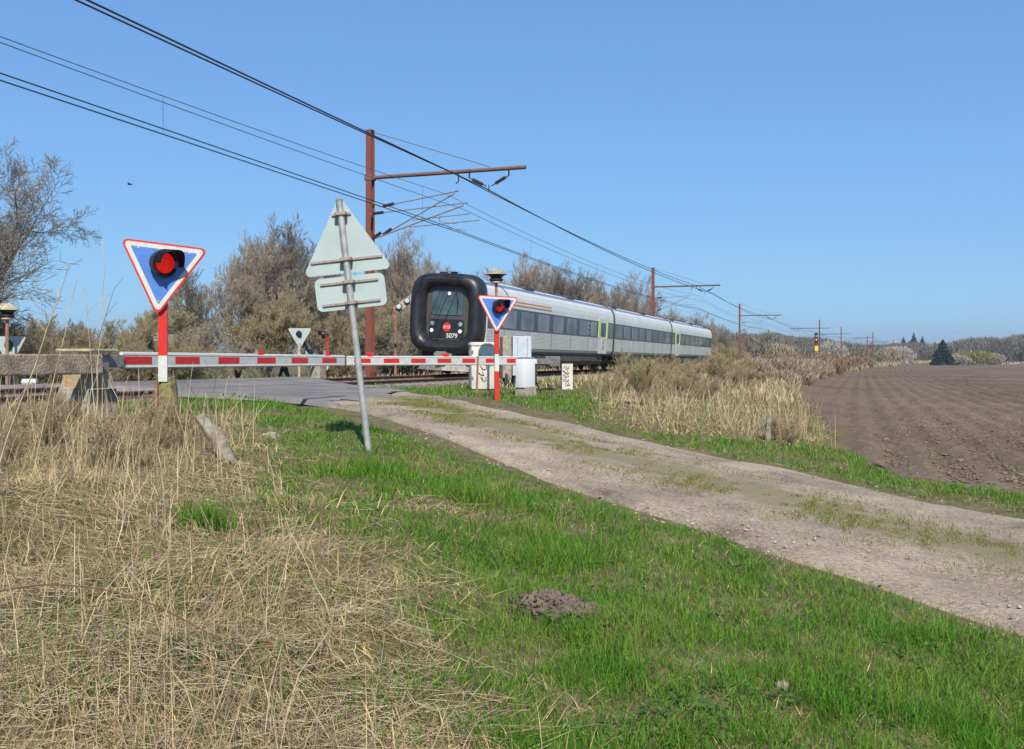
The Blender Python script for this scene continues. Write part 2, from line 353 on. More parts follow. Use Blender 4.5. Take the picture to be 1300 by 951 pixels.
# road (gravel track up to the crossing, asphalt over it)
def strip(name, i0, i1, mt, lift, nac=44, jit=.16, ragged=0):
    T = np.linspace(0, 1, nac); V = []; UV = []; ar = np.arange(NR)
    for i in range(i0, i1):
        sft = ragged*max(0, 1-(i-i0)/10)*(vn(T*6, T*0, 1., 15)+.5*vn(T*19, T*0, 1., 16)) if ragged else 0*T
        idx = i+sft; a = np.stack([np.interp(idx, ar, LQ[:, k]) for k in (0, 1)], 1); b = np.stack([np.interp(idx, ar, RQ[:, k]) for k in (0, 1)], 1)
        s = i*.31; ja = jit*(float(vn(s, 3., 2.4, 5))-.5)*2+.08*(float(vn(s, 3., .7, 15))-.5); jb = jit*(float(vn(s, 9., 2.4, 6))-.5)*2+.08*(float(vn(s, 7., .7, 15))-.5)
        wv = (b-a)/np.linalg.norm(b-a, axis=1)[:, None]; a = a+wv*ja; b = b+wv*jb
        V.append(a+(b-a)*T[:, None]); UV.append(np.stack([T, np.full(nac, s)], 1))
    V = np.array(V); UV = np.array(UV); xx = V[...,0].ravel(); zz = V[...,1].ravel(); tt = UV[...,0].ravel()
    h = roadh(xx, zz)+lift; eg = np.minimum(tt, 1-tt)
    if mt is M['gravel']:
        h = h+.025*(np.exp(-((tt-.47)/.16)**2))-.018*np.exp(-((tt-.2)/.09)**2)-.018*np.exp(-((tt-.76)/.09)**2)+.016*(vn(xx, zz, .18, 8)-.5)+.04*(vn(xx, zz, .9, 9)-.5)
        h = h-.05*np.clip(1-eg/.055, 0, 1)
    h = np.where(eg == 0, h-.1, h)
    n0 = i1-i0; I = np.arange(n0*nac).reshape(n0, nac); Q = np.stack([I[:-1,:-1], I[:-1,1:], I[1:,1:], I[1:,:-1]], -1).reshape(-1, 4)
    return tag(npmesh(name, np.stack([xx, zz, h], 1), Q, mt, smooth=True, uvs=UV.reshape(-1, 2)), kind='structure')
dm = dd(MC[:,0], MC[:,1]); ia = int(np.where(dm < 5.6)[0][0])
# finer rows for the near gravel
strip('gravel_road', 0, ia+8, M['gravel'], .0, 90)
strip('crossing_road', ia-6, NR, M['asphalt'], .012, 60, .1, 9)

# ploughed field
zf = np.r_[np.arange(-20, 8, 1.5), np.arange(8, 30, .11), np.geomspace(30, FEND, 220)]
uf = np.r_[np.arange(0, 16, .11), np.geomspace(16, 700, 90)]
Zf, U = np.meshgrid(zf, uf, indexing='ij'); Xf = fieldx(Zf)+U+(U < .01)*.3*(vn(Zf, Zf, .6, 3)-.5)
row = dd(Xf, Zf); fade = np.clip((U)/.5, 0, 1)
Hf = .0+fade*(.045*np.sin(row*2*math.pi/.75)*(.4+vn(row, row*0, 2.2, 14))+.07*(vn(Xf, Zf, .33, 11)-.5)+.06*(vn(Xf, Zf, .15, 12)-.5)+.09*(vn(Xf, Zf, 2.3, 13)-.5))-.05*(U < .01)
Hf += np.interp(dd(Xf, Zf), GD, GH)*np.clip(1-U/3, 0, 1)
a_, b_2 = Zf.shape; I = np.arange(a_*b_2).reshape(a_, b_2); Q = np.stack([I[:-1,:-1], I[:-1,1:], I[1:,1:], I[1:,:-1]], -1).reshape(-1, 4)
tag(npmesh('ploughed_field', np.stack([Xf.ravel(), Zf.ravel(), Hf.ravel()], 1), Q, M['field'], smooth=True), kind='structure')

# ballast bed
sz = np.r_[np.arange(-60, 120, 1.), np.arange(120, 460, 5.)]; offs = [-3.1,-1.9,-1.5,0,1.2,1.5,1.9]; hh = [.6,.92,.94,.87,.83,.8,.6]
V = []
for zc in sz:
    for o, h in zip(offs, hh): px, pz = tp(zc, o); V.append((px, pz, h))
I = np.arange(len(V)).reshape(len(sz), 7); Q = np.stack([I[:-1,:-1], I[:-1,1:], I[1:,1:], I[1:,:-1]], -1).reshape(-1, 4)
tag(npmesh('ballast_bed', V, Q, M['ballast']), kind='structure')

# railway track: rails + sleepers
trk = tag(empty('railway_track', (0,0,0)), 'single rusty brown railway track running over the crossing and under the train', 'railway track')
for off, top in ((.72, 1.0), (-.72, 1.08)):
    prof = [(-.035,0),(.035,0),(.038,-.035),(.012,-.05),(.012,-.13),(.07,-.15),(-.07,-.15),(-.012,-.13),(-.012,-.05),(-.038,-.035)]
    V = []
    for zc in sz:
        for a, h in prof: px, pz = tp(zc, off+a); V.append((px, pz, top+h))
    I = np.arange(len(V)).reshape(len(sz), 10); J = np.roll(I, -1, 1)
    Q = np.stack([I[:-1], J[:-1], J[1:], I[1:]], -1).reshape(-1, 4); mi = np.zeros((len(sz)-1, 10), int); mi[:, 0] = 1
    npmesh('rail', V, Q, [M['rail'], M['railtop']], trk, mi=mi.ravel())
m = MB(); m.box((0,0,0), (2.5,.26,.14), bev=.02); sl = m.build('sleeper', M['sleeper'], trk)
k = 0
for zc in np.arange(9.5, 68, .6):
    if 18.8 < zc < 28: continue
    o = sl if k == 0 else sl.copy()
    if k: sc.collection.objects.link(o)
    k += 1
    px, pz = tp(float(zc), 0); o.location = (px, pz, .815+.04); o.rotation_euler = (0, R(3.2), -math.atan(float(slope(zc))))
m = MB()
for zc in np.arange(68.4, 300, .6):
    px, pz = tp(float(zc), 0); m.box((px, pz, .855), (2.5,.26,.14), Matrix.Rotation(-math.atan(float(slope(zc))), 3, 'Z'))
tag(m.build('far_sleeper', M['sleeper'], trk), kind='stuff')

# ================================================================= TRAIN
th = math.atan(.36)
train = empty('train', (-2.66, 36, 1.04), -th, 0, R(3.2))
train.scale = (.93, 1, 1)
tag(train, 'silver three-coach diesel train with black rubber nose and navy window band on the track', 'train')
half = [(1.3,.93),(1.44,1.0),(1.51,1.12)]
for k in range(12):
    z0 = 1.15+k*.058; half += [(1.535,z0),(1.557,z0+.012),(1.557,z0+.04),(1.535,z0+.052)]
half += [(1.552,1.86),(1.552,2.74),(1.54,2.95),(1.5,3.17),(1.42,3.37),(1.3,3.5)]
half += [(1.22,3.545),(1.0,3.65),(.7,3.74),(.35,3.79),(0,3.8)]
def ring(y, sc_=1.0, dz=0):
    r = [(x, y, z+dz) for x, z in half]; l = [(-x, y, z+dz) for x, z in reversed(half[:-1])]
    return r+l
ends = [(0.75, 20.4), (20.6, 38.15), (38.35, 58.6)]
def rr(x0, x1, z0, z1, r=.06, n=4):
    P = []
    for cx_, cz, a0 in ((x1-r,z0+r,-90),(x1-r,z1-r,0),(x0+r,z1-r,90),(x0+r,z0+r,180)):
        for i in range(n+1): t = R(a0+90*i/n); P.append((cx_+r*math.cos(t), cz+r*math.sin(t)))
    return P
def sidepanel(name, y0, y1, z0, z1, out, mt, par, r=.05):
    for s in (1, -1):
        m = MB(); poly = rr(y0, y1, z0, z1, r); m.prism(poly, -.012, .012)
        T = Matrix(((0,s,0,s*out),(1,0,0,0),(0,0,1,0),(0,0,0,1)))
        m.build(name, mt, par, M_=T)
for ci, (y0, y1) in enumerate(ends):
    m = MB(); m.loft([ring(y0), ring((y0+y1)/2), ring(y1)])
    body = m.build('coach', [M['silver'], M['roofblue']], train)
    for f in body.data.polygons:
        c = f.center
        if abs(f.normal.y) < .5 and 3.5 < c.z < 3.64: f.material_index = 1
    # windows and doors
    if ci == 0: wins = [(2.45+2.2*k, 4.0+2.2*k) for k in range(6)]+[(15.55,16.7),(19.3,20.1)]; doors = [(17.1,19.05)]; bogies = [3.3, 20.5]
    elif ci == 1: wins = [(20.9+2.13*k, 22.4+2.13*k) for k in range(8)]; doors = []; bogies = [38.25]
    else:
        wins = [(57.0-1.55-2.2*k+.2, 57.0-2.2*k+.2) for k in range(6)]+[(42.2,43.35),(38.65,39.4)]; doors = [(39.8,41.8)]; bogies = [56]
    bs, be = y0+.1, y1-.1
    cuts = [bs]+[q for d in doors for q in (d[0]-.06, d[1]+.06)]+[be]
    for k in range(0, len(cuts), 2): sidepanel('window_band', cuts[k], cuts[k+1], 1.87, 2.74, 1.548, M['navy'], body, .02)
    for a, b in wins: sidepanel('window', a, b, 1.93, 2.66, 1.556, M['pane'], body, .09)
    for a, b in doors:
        sidepanel('door', a+.1, b-.1, 1.02, 2.9, 1.55, M['silver'], body, .03)
        sidepanel('door_window', a+.45, b-.45, 1.95, 2.68, 1.562, M['navy'], body, .08)
        for q in (a+.0, b-.22): sidepanel('door_stripe', q, q+.22, 1.84, 2.8, 1.563, M['lime'], body, .02)
        sidepanel('door_notice', (a+b)/2-.3, (a+b)/2+.3, 1.28, 1.78, 1.564, M['white'], body, .03)
        for q in (1.4, 1.64): sidepanel('door_mark', (a+b)/2-.1, (a+b)/2+.1, q-.08, q+.08, 1.576, M['red'], body, .078)
    if ci != 1:
        q = 14.95 if ci == 0 else 43.5
        for zz in (2.02, 2.26, 2.48): sidepanel('pictogram', q, q+.38, zz, zz+.14, 1.562, M['pane'], body, .04)
    if ci == 0:
        for zz in (2.87, 3.0): sidepanel('orange_line', 3.2, 8.7, zz, zz+.045, 1.548 if zz < 2.9 else 1.53, M['orange'], body, .01)
    for q in np.arange(y0+1.9, y1-.5, 3.1):
        if not any(a-.3 < q < b+.3 for a, b in doors): sidepanel('panel_seam', q, q+.025, 1.13, 1.85, 1.55, M['skirtgreen'], body, .005)
    # underframe fairing
    m = MB(); q = [(-1.28,.42),(1.28,.42),(1.42,.62),(1.42,.96),(-1.42,.96),(-1.42,.62)]
    hole = [(b-1.9, b+1.9) for b in bogies]; segs = []; c0 = y0+1.0 if ci == 0 else y0
    for h0, h1 in sorted(hole):
        if h0 > c0: segs.append((c0, min(h0, y1)))
        c0 = max(c0, h1)
    if ci == 1: segs = [(22.5, 36.3)]
    if ci == 2: segs = [(40.3, 54)]
    if ci != 2 and ci != 1 and c0 < y1: segs.append((c0, y1))
    for s0, s1 in segs: m.prism(q, s0, s1)
    m.build('underframe', M['dirty'], body)
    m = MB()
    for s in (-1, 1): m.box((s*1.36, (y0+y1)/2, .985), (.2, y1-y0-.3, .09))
    m.build('shaded_skirt_edge', M['skirtgreen'], body)  # dark green edge line; shade under the silver body is put into its colour
    for b in bogies:
        m = MB()
        for yo in (-1.1, 1.1):
            for s in (-1, 1): m.lathe([(.1,s*.62),(.43,s*.64),(.43,s*.77),(.2,s*.79)], n=20)
        m.b.transform(Matrix.Identity(4))
        m.b.free(); m = MB()
        for yo in (-1.1, 1.1):
            for s in (-1, 1):
                m.tube([(s*.66, b+yo, .43), (s*.80, b+yo, .43)], .43, 20); m.tube([(s*.8, b+yo, .43), (s*.98, b+yo, .43)], .15, 10)
        for s in (-1, 1): m.box((s*1.02, b, .55), (.16, 3.0, .22), bev=.04); m.box((s*1.0, b, .78), (.3,.7,.3), bev=.04)
        m.box((0, b, .6), (1.8,.5,.4)); m.box((s*1.2, b+1.75, .6), (.05,.3,.5))
        m.build('bogie', M['wheel'], body)
    # roof boxes
    for q in {0: (7, 13.4), 1: (22.4, 30.5), 2: (41, 50, 57.2)}[ci]:
        m = MB(); m.box((.75, q, 3.74), (.5, 1.2, .16), bev=.03); m.build('roof_vent', M['frontframe'], body)
for q in (20.5, 38.25):
    m = MB(); l = [[(x*1.012, y, .9+(z-.9)*1.01) for x, _, z in ring(0)] for y in (q-.16, q-.1, q+.1, q+.16)]
    m.loft(l); m.build('gangway_bellows', mat('brown_bellows', (.09,.065,.045), .8), train)
# front rubber nose
def sq(a, b, y, zc=2.33, e=4.2, n=56):
    P = []
    for k in range(n):
        t = 2*math.pi*k/n; c, s = math.cos(t), math.sin(t)
        P.append((a*math.copysign(abs(c)**(2/e), c), y, zc+b*math.copysign(abs(s)**(2/e), s)))
    return P
def nose(sgn, yb):
    f = lambda a, b, y, e=4.2, zc=2.33: [(x, yb+sgn*yy, z) for x, yy, z in sq(a, b, y, zc, e)]
    m = MB(); m.loft([f(1.48,1.42,.9,5), f(1.53,1.47,.78,5), f(1.575,1.5,.5,5), f(1.575,1.5,.3,4.6), f(1.54,1.47,.13,4.3), f(1.45,1.38,.02,4.1), f(1.33,1.27,-.03,4), f(1.18,1.16,0,4), f(1.06,1.09,.1,4), f(.96,1.04,.24,4.5), f(.9,1.0,.36,5,2.36)], caps=False)
    return m.build('rubber_nose', M['rubber'], train, smooth=True)
nose(1, 0); 
m = MB(); m.loft([[(x, y, z) for x, y, z in sq(1.5,1.42,58.6,2.36,5)], [(x, y, z) for x, y, z in sq(1.3,1.3,58.85,2.36,5)]]); m.build('rear_end', M['frontframe'], train)
fp = MB(); fp.prism(rr(-.93,.93,1.33,3.4,.2), .34, .38); fp = fp.build('front_panel', M['frontframe'], train)
m = MB(); m.prism(rr(-.67,.67,2.28,3.2,.1), .31, .335); m.build('cab_window', M['cabglass'], fp)
m = MB(); m.prism(rr(-.76,.76,1.42,2.12,.1), .315, .336); m.build('lamp_panel', M['darkpanel'], fp)
for x_, z_, r_ in ((-.62,1.68,.065),(.62,1.68,.065),(0.08,3.08,.06)):
    m = MB(); m.tube([(x_,.33,z_),(x_,.27,z_)], [r_*1.25,r_*1.25], 18); h = m.build('headlight_rim', M['galv'], fp)
    m = MB(); m.tube([(x_,.30,z_),(x_,.258,z_)], [r_,r_*.9], 18); m.build('headlight', M['lamp'], fp)
for x_ in (-.62,.62):
    m = MB(); m.tube([(x_,.33,1.95),(x_,.28,1.95)], .085, 16); m.build('dark_lamp', M['pane'], fp)
m = MB(); m.tube([(.32,.31,3.15),(.42,.29,2.95),(.45,.285,2.45)], .012, 6); m.box((.45,.28,2.6),(.03,.02,.5)); m.build('wiper', M['black'], fp)
m = MB(); m.tube([(.02,.32,1.83),(.02,.3,1.83)], .185, 8, True); m.build('logo_badge', M['red'], fp)
m = MB(); m.box((.02,.297,1.83),(.28,.006,.11),bev=.0); m.build('logo_plate', M['white'], fp)
text_mesh('DSB', 'logo_letters', .12, M['red'], fp, (.02,.292,1.83), bold=.004, sx=1.1)
text_mesh('5079', 'fleet_number', .24, M['white'], fp, (.26,.308,1.5), bold=.006, sx=1.05)
m = MB()
for s in (-1, 1): m.box((s*.16, .2, .78),(.13,.5,.22),bev=.02); m.tube([(s*.32,.1,.8),(s*.32,.35,.8)], .07, 12)
m.box((0,-.05,.76),(.42,.16,.3),bev=.03); m.box((0,.5,.74),(.9,.4,.36),bev=.03); m.tube([(0,-.12,.76),(0,-.2,.76)],.09,12)
m.build('coupler', M['oldgrey'], train)
m = MB(); m.loft([[(-1.15,.55,.62),(0,.25,.62),(1.15,.55,.62),(1.15,.9,.62),(-1.15,.9,.62)], [(-1.2,.4,.2),(0,.05,.2),(1.2,.4,.2),(1.2,.9,.2),(-1.2,.9,.2)]]); m.build('snow_plough', M['oldgrey'], train)
m = MB(); m.box((0,1.2,.62),(2.2,1.6,.5),bev=.05); m.build('front_underframe', M['wheel'], train)
m = MB(); m.box((-.35,.6,3.86),(.3,.2,.08),bev=.02); m.box((.1,.6,3.87),(.25,.2,.1),bev=.02); m.build('horn', M['black'], train)

# ================================================================= CATENARY
def mast(x, z, hgt, boomdir, lab, two=False, stay=True, blen=6.1, both=0, canti=True, zb=None):
    ang = -math.atan(float(slope(z)))+(math.pi if boomdir < 0 else 0)
    zg = .75 if zb is None else zb
    t = empty('catenary_mast', (x, z, zg-.3), ang); tag(t, lab, 'railway mast', 'red-brown overhead line masts along the track')
    H = hgt+EYE-(zg-.3); bh = EYE+6.79-(zg-.3)-(8.55-hgt)
    m = MB()
    for s in (-1, 1): m.box((0, s*.12, H/2), (.27,.025,H), taper=.85, tapery=.9)
    m.box((0,0,H/2), (.03,.215,H), taper=.85, tapery=.9); m.box((0,0,H), (.27,.28,.02)); m.box((0,0,.2),(.5,.5,.5),bev=.03)
    m.build('mast_post', M['mast'], t)
    m = MB(); m.tube([(-both-.1,0,bh),(blen,0,bh)], .072, 10); m.box((.0,0,bh),(.34,.3,.2)); bo = m.build('boom', M['boom'], t)
    if stay and not both: m = MB(); m.tube([(.1,0,H-.06),(4.75,0,bh+.1)], .014, 5); m.build('stay_rod', M['boom'], t)
    m = MB(); m.tube([(3.55,0,bh-.05),(3.55,0,bh-.35),(3.45,0,bh-.42)], .025, 6); m.build('wire_hook', M['insul'], bo)
    m = MB()
    for s in (-1, 1):
        m.tube([(4.72+s*.75,0,bh-.05),(4.72+s*.75,0,bh-.25)], .03, 6); m.tube([(4.72+s*.75,0,bh-.25),(4.72+s*.1,0,bh-.58)], .02, 6)
        m.tube([(4.72+s*.62,0,bh-.31),(4.72+s*.25,0,bh-.5)], .06, 8)
    m.tube([(4.72,0,bh-.55),(4.72,0,bh-.8)], .02, 6); m.build('insulator_vee', M['insul'], bo)
    if canti:
        e = lambda u, h, v=0: (u, v, EYE+h-(zg-.3))
        sets = [(.25, 3.2, 6.15, 5.6, 4.75, -.1), (-.6, 3.9, 5.55, 5.15, 4.5, .0)] if two else [(-.1, 3.2, 5.9, 5.7, 4.6, 0)]
        for v, u1, tz, rz, lz, _ in sets:
            m = MB(); ms = 5.85 if v > 0 or not two else 5.45
            m.tube([e(.1,ms),e(.35,ms-.1,v)], .035, 6); m.tube([e(.35,ms-.1,v),e(u1+.25,tz,v)], .022, 6)
            m.tube([e(.1,lz-.15),e(.35,lz-.1,v)], .035, 6); m.tube([e(.35,lz-.1,v),e(u1+.1,tz-.08,v)], .026, 6)
            f = .55; um, hm = .35+(u1-.25)*.42, lz-.1+(tz-lz)*.38
            m.tube([e(um,hm,v),e(u1+.7,hm+.12,v)], .018, 6); m.tube([e(u1-.5,hm+.05,v),e(u1-.5,hm-.1,v),e(u1+.2,hm-.22,v)], .014, 6)
            c = m.build('cantilever', M['cantil'], t)
            m = MB(); m.tube([e(.42,ms-.09,v),e(.85,ms-.09+(tz-ms)*.22,v)], .06, 8); m.tube([e(.42,lz-.05,v),e(.75,lz+.15,v)], .06, 8); m.build('insulator', M['insul'], c)
    return t
left = [(-26.0+4.3, -20.3), (-5.27, 36), (12.97, 89.1), (34.3, 146)]
mast(*left[1], 8.55, 1, 'tall red-brown mast nearest the camera, with double cantilevers, rising behind the leaning sign', two=True)
mast(*left[2], 8.55, 1, 'red-brown mast rising behind the middle of the train')
mast(*left[3], 8.55, 1, 'red-brown mast standing just right of the tail of the train')
mast(64.1, 202, 8.55, -1, 'distant red-brown mast beside the tall colour light signal', blen=6, both=2)
mast(83.1, 244.6, 8.55, -1, 'distant red-brown mast in front of the left white blossoming tree', blen=6, both=2)
mast(110, 300, 7.6, 1, 'shorter distant mast close left of a taller one, beyond the end of the field', canti=False, blen=6)
mast(105.8, 284, 8.55, -1, 'taller distant mast close right of a shorter one, beyond the end of the field', canti=False, blen=6)
mast(133.8, 340, 7.2, -1, 'far mast in front of the right white blossoming tree', canti=False, blen=9)
mast(162.7, 390, 7.9, -1, 'farthest red-brown mast, between the blossoming tree and the dark spruce', canti=False, blen=10)
# wires
sup = [-75, -18.5, 35, 88.1, 145, 203, 246, 286, 341, 390]
def wire(name, off, hts, sag, rad, label, mt, sag0=None):
    m = MB(); P = []
    for k in range(len(sup)-1):
        a = sup[k]; b = sup[k+1]; n_ = 18
        for i in range(n_):
            t = i/n_; zc = a+(b-a)*t; p = tp(zc, off); h = hts-4*(sag0 if (sag0 is not None and b <= 35) else sag)*t*(1-t)
            P.append((p[0], p[1], EYE+h))
    m.tube(P, rad, 4)
    return tag(m.build(name, mt, None), label, 'overhead wire', 'overhead wires along the railway')
wire('feeder_wire', -2.8+4.72, 6.12, .4, .02, 'thick black wire of the topmost pair, hung from the boom insulators', M['wire'], .0)
wire('feeder_wire', -2.8+3.5, 6.72, .3, .02, 'thick black wire of the topmost pair, carried under the middle of the booms', M['wire'], .1)
mw = wire('messenger_wire', .4, 6.0, .55, .009, 'thin grey carrying wire with droppers, upper of the middle pair', M['wire2'], .5)
mw2 = wire('messenger_wire', 1.1, 5.4, .5, .009, 'thin grey carrying wire, lower of the middle pair', M['wire2'], .25)
wire('contact_wire', .6, 4.78, .3, .013, 'dark contact wire above the track, upper of the lowest pair', M['wire'], -.08)
wire('contact_wire', .9, 4.6, .3, .013, 'dark contact wire above the track, lower of the lowest pair', M['wire'], -.03)
for zc in (20.6, 33, 44, 55, 66, 77):
    i = int(np.searchsorted(sup, zc))-1; t = (zc-sup[i])/(sup[i+1]-sup[i]); h = EYE+6.0-4*(.5 if zc < 35 else .55)*t*(1-t); p = tp(zc, .45); h0 = EYE+4.78-4*(-.08 if zc < 35 else .3)*t*(1-t)
    m = MB(); m.tube([(*p, h0), (*p, h)], .005, 4); m.build('dropper', M['wire2'], mw)

# ================================================================= CROSSING SIGNS
def rtri(side, r, down=True, n=5):
    hgt = side*math.sqrt(3)/2; c = [(-side/2, hgt/3), (side/2, hgt/3), (0, -2*hgt/3)]
    P = []
    for (x_, z_), a0 in zip(c, (60+30, 330-0, 210)):
        L_ = math.hypot(x_, z_); q = 2*r; px_, pz_ = x_*(L_-q)/L_, z_*(L_-q)/L_
        base = math.degrees(math.atan2(z_, x_))
        for i in range(n+1): t = R(base+60-120*i/n); P.append((px_+r*math.cos(t), pz_+r*math.sin(t)))
    return P if down else [(x_, -z_) for x_, z_ in P]
def light_sign(loc, rz, roll, lab, ztop_rel, base_z, stump=False, polebands=True, lamp=38):
    """loc = board centre; board faces -y local"""
    t = empty('warning_light_sign', (loc[0], loc[1], base_z), rz); tag(t, lab, 'warning sign')
    hz = loc[2]-base_z; RR = Matrix.Translation((0,0,hz)) @ Matrix.Rotation(roll, 4, 'Y')
    m = MB(); m.prism(rtri(.95,.05), -.006, .006); m.mi = 1; m.prism(rtri(.875,.035), -.0095, -.006); m.mi = 2; m.prism(rtri(.71,.01), -.013, -.0095); m.mi = 3; m.prism(rtri(.93,.05), .006, .01)
    sb = m.build('sign_board', [M['red'], M['white'], M['blue'], M['signback']], t, M_=RR)
    m = MB()
    for x_, z_ in ((-.27,.19),(.27,.19),(-.05,.2),(0,-.38)): m.tube([(x_,-.012,z_),(x_,-.02,z_)], .012, 8)
    m.build('rivet', M['galv'], sb, M_=RR)
    LT = RR @ Matrix.Translation((-.02,-.02,.05)) @ Matrix.Rotation(R(lamp), 4, 'Z')
    m = MB(); m.lathe([(.05,.05),(.13,.02),(.15,-.03),(.155,-.1),(.15,-.105),(.12,-.08)], n=24, axis='y')
    lh = m.build('lamp_housing', M['black'], t, smooth=True, M_=LT)
    m = MB(); m.lathe([(.12,-.07),(.11,-.095),(.06,-.115),(.01,-.12)], n=24, axis='y'); m.build('red_lens', M['redlens'], lh, smooth=True, M_=LT)
    V = []; n_ = 16
    m = MB(); A = []; B = []
    for ring_, y_, s_ in ((0,-.1,1),(1,-.34,.93)):
        L_ = []
        for i in range(n_+1):
            a = R(-10+200*i/n_); L_.append((.155*s_*math.cos(a), y_+(.1*abs(math.cos(a))**2 if ring_ else 0), .155*s_*math.sin(a)))
        A.append(L_)
    va = [[m.b.verts.new(p) for p in l] for l in A]
    for i in range(n_): m._f([va[0][i], va[0][i+1], va[1][i+1], va[1][i]])
    bmesh.ops.solidify(m.b, geom=m.b.faces[:], thickness=.006)
    m.build('visor', M['black'], lh, smooth=True, M_=LT)
    m = MB(); m.box((0,.06,0),(.14,.1,.16),bev=.01); m.build('lamp_back', M['black'], lh, M_=RR @ Matrix.Translation((-.02,0,.05)))
    if polebands:
        m = MB(); top = hz+.1; r_ = .048; segs = [(top, hz-.98, 0), (hz-.98, hz-1.27 if stump else hz-1.35, 1)]
        if stump: pass
        else: segs += [(hz-1.35, -.05, 0)]
        for a, b, mi in segs: m.mi = mi; m.box((0,.07,(a+b)/2),(.095,.06,a-b))
        m.build('pole', [M['red'], M['white']], t)
        if stump:
            m = MB(); m.mi = 0; m.tube([(0.02,.16,-.1),(.03,.16,.5),(.03,.155,hz-1.22)], [.13,.12,.1], 9); m.build('wooden_post', M['wood'], t, smooth=True)
            m = MB(); m.box((-.07,.05,(hz-1.27)/2),(.03,.04,hz-1.27)); m.build('cable_conduit', M['rust'], t)
    return t
zl, zr = 10.8, 20.9
light_sign((-444/1230*zl, zl, EYE+118/1230*zl), R(14), R(6), 'larger blue triangle sign with lit red lamp, on a red and white post at left', 0, G(-3.9,10.8), stump=True)
light_sign((-18.5/1230*zr, zr, EYE+66/1230*zr), R(14), R(2.5), 'smaller blue triangle sign with lit red lamp, in front of the train', 0, G(-.35,20.9))
t = light_sign((-8.15, 37.2, EYE+.98), R(180), R(0), 'pale back of a triangle light sign, beyond the crossing at the hedge', 0, .7, polebands=False)
m = MB(); m.box((0,.07,.8),(.09,.06,1.6)); m.build('pole', M['stalk'], t)
t = light_sign((-7.35, 38.2, EYE+.98), R(-75), R(0), 'blue triangle light sign seen edge-on beside a pale one, beyond the crossing', 0, .7, lamp=-25)
t = light_sign((-12.75, 24.6, EYE+.35), R(172), R(0), 'pale back of a triangle light sign at the left edge, behind dry stems', 0, .7, polebands=False)
m = MB(); m.box((0,.07,.5),(.09,.06,1.0)); m.build('pole', M['galv'], t)

# leaning sign seen from the back
bz = G(-1.48, 10)-.02
t = empty('leaning_road_sign', (-1.48, 10, bz), R(4), 0, R(-6.6)); tag(t, 'pale green-grey back of a triangular road sign with lower panel, leaning left on grey pole', 'road sign')
m = MB(); m.tube([(0,0,-.15),(0,0,2.6)], .034, 14); m.build('pole', M['galv'], t, smooth=True)
tri = [(x_, z_+2.13) for x_, z_ in rtri(.93,.045,False)]
m = MB(); m.prism(tri, .05, .056); pl = m.build('triangle_plate', [M['signback']], t)
m = MB(); m.prism([(x_, z_+2.13) for x_, z_ in rtri(.92,.045,False)], .0565, .06); m.build('front_face', M['white'], pl)
m = MB(); m.prism(rr(-.355,.365,1.49,1.83,.06), .05, .056); pl2 = m.build('lower_plate', M['signback'], t)
for z_, w_ in ((2.47,.1),(2.0,.37),):
    m = MB(); m.box((0,.04,z_),(2*w_,.016,.022)); m.box((0,.0,z_),(.12,.1,.03)); 
    for s in (-1, 1): m.tube([(s*.055,-.05,z_),(s*.055,.05,z_)], .011, 6)
    m.build('bracket', M['bracket'], pl)
for z_ in (1.765,1.55):
    m = MB(); m.box((0,.04,z_),(.6,.016,.022)); m.box((0,.0,z_),(.12,.1,.03))
    for s in (-1, 1): m.tube([(s*.055,-.05,z_),(s*.055,.05,z_)], .011, 6)
    m.build('bracket', M['bracket'], pl2)
m = MB(); m.tube([(0,0,2.6),(0,0,2.62)], .036, 14); m.build('pole_cap', M['bracket'], t)

# ================================================================= BARRIERS
def arm_mesh(Lg, s0, per, red, h0, h1, hgt, grey=.0, par=None):
    """painted board along +y starting at s0; y=Lg is the tip"""
    m = MB(); thk = .045; yb = s0; H_ = lambda y_: h0+(h1-h0)*(y_-s0)/(Lg-s0)
    def seg(a, b, mi, k=1., px=0):
        m.mi = mi; pa, pb = H_(a)*k, H_(b)*k; w_ = thk/2+px
        vs = [m.b.verts.new(p) for p in ((-w_,a,hgt-pa/2),(w_,a,hgt-pa/2),(w_,a,hgt+pa/2),(-w_,a,hgt+pa/2),(-w_,b,hgt-pb/2),(w_,b,hgt-pb/2),(w_,b,hgt+pb/2),(-w_,b,hgt+pb/2))]
        for q in ((3,2,1,0),(4,5,6,7),(0,1,5,4),(1,2,6,5),(2,3,7,6),(3,0,4,7)): m._f([vs[i] for i in q])
    seg(s0, Lg, 0)
    for a in red: seg(a, min(a+per*.52, Lg-.06), 1, .62, .003)
    # rims top and bottom
    for sg in (1, -1):
        m.mi = 0; a, b = s0, Lg
        for (y0_, y1_) in ((a, b),):
            z0_, z1_ = hgt+sg*H_(y0_)/2, hgt+sg*H_(y1_)/2
            m.tube([(0,y0_,z0_),(0,y1_,z1_)], .03, 6)
    return m.build('painted_boom', [M['white'], M['red']], par)
def barrier(piv, tip, hgt, base, lab, lamps, red_from_tip, per, cw, kind, h0=.17, h1=.15, s0=.6):
    d = Vector((tip[0]-piv[0], tip[1]-piv[1])); Lg = d.length; rz = -math.atan2(d.x, d.y)
    t = empty('level_crossing_barrier', (piv[0], piv[1], base), rz); tag(t, lab, 'barrier')
    hz = hgt-base
    arm = arm_mesh(Lg, s0, per, [Lg-q for q in red_from_tip], h0, h1, hz, par=t)
    for q in lamps:
        m = MB(); m.box((0,q,hz+h1/2+.055),(.05,.16,.09),bev=.008); l = m.build('marker_lamp', M['redlens2'], arm)
        m = MB(); m.box((0,q,hz+h1/2+.108),(.06,.2,.012)); m.box((0,q-.095,hz+h1/2+.06),(.055,.012,.09)); m.build('lamp_bracket', M['oldgrey'], l)
    return t, hz, Lg
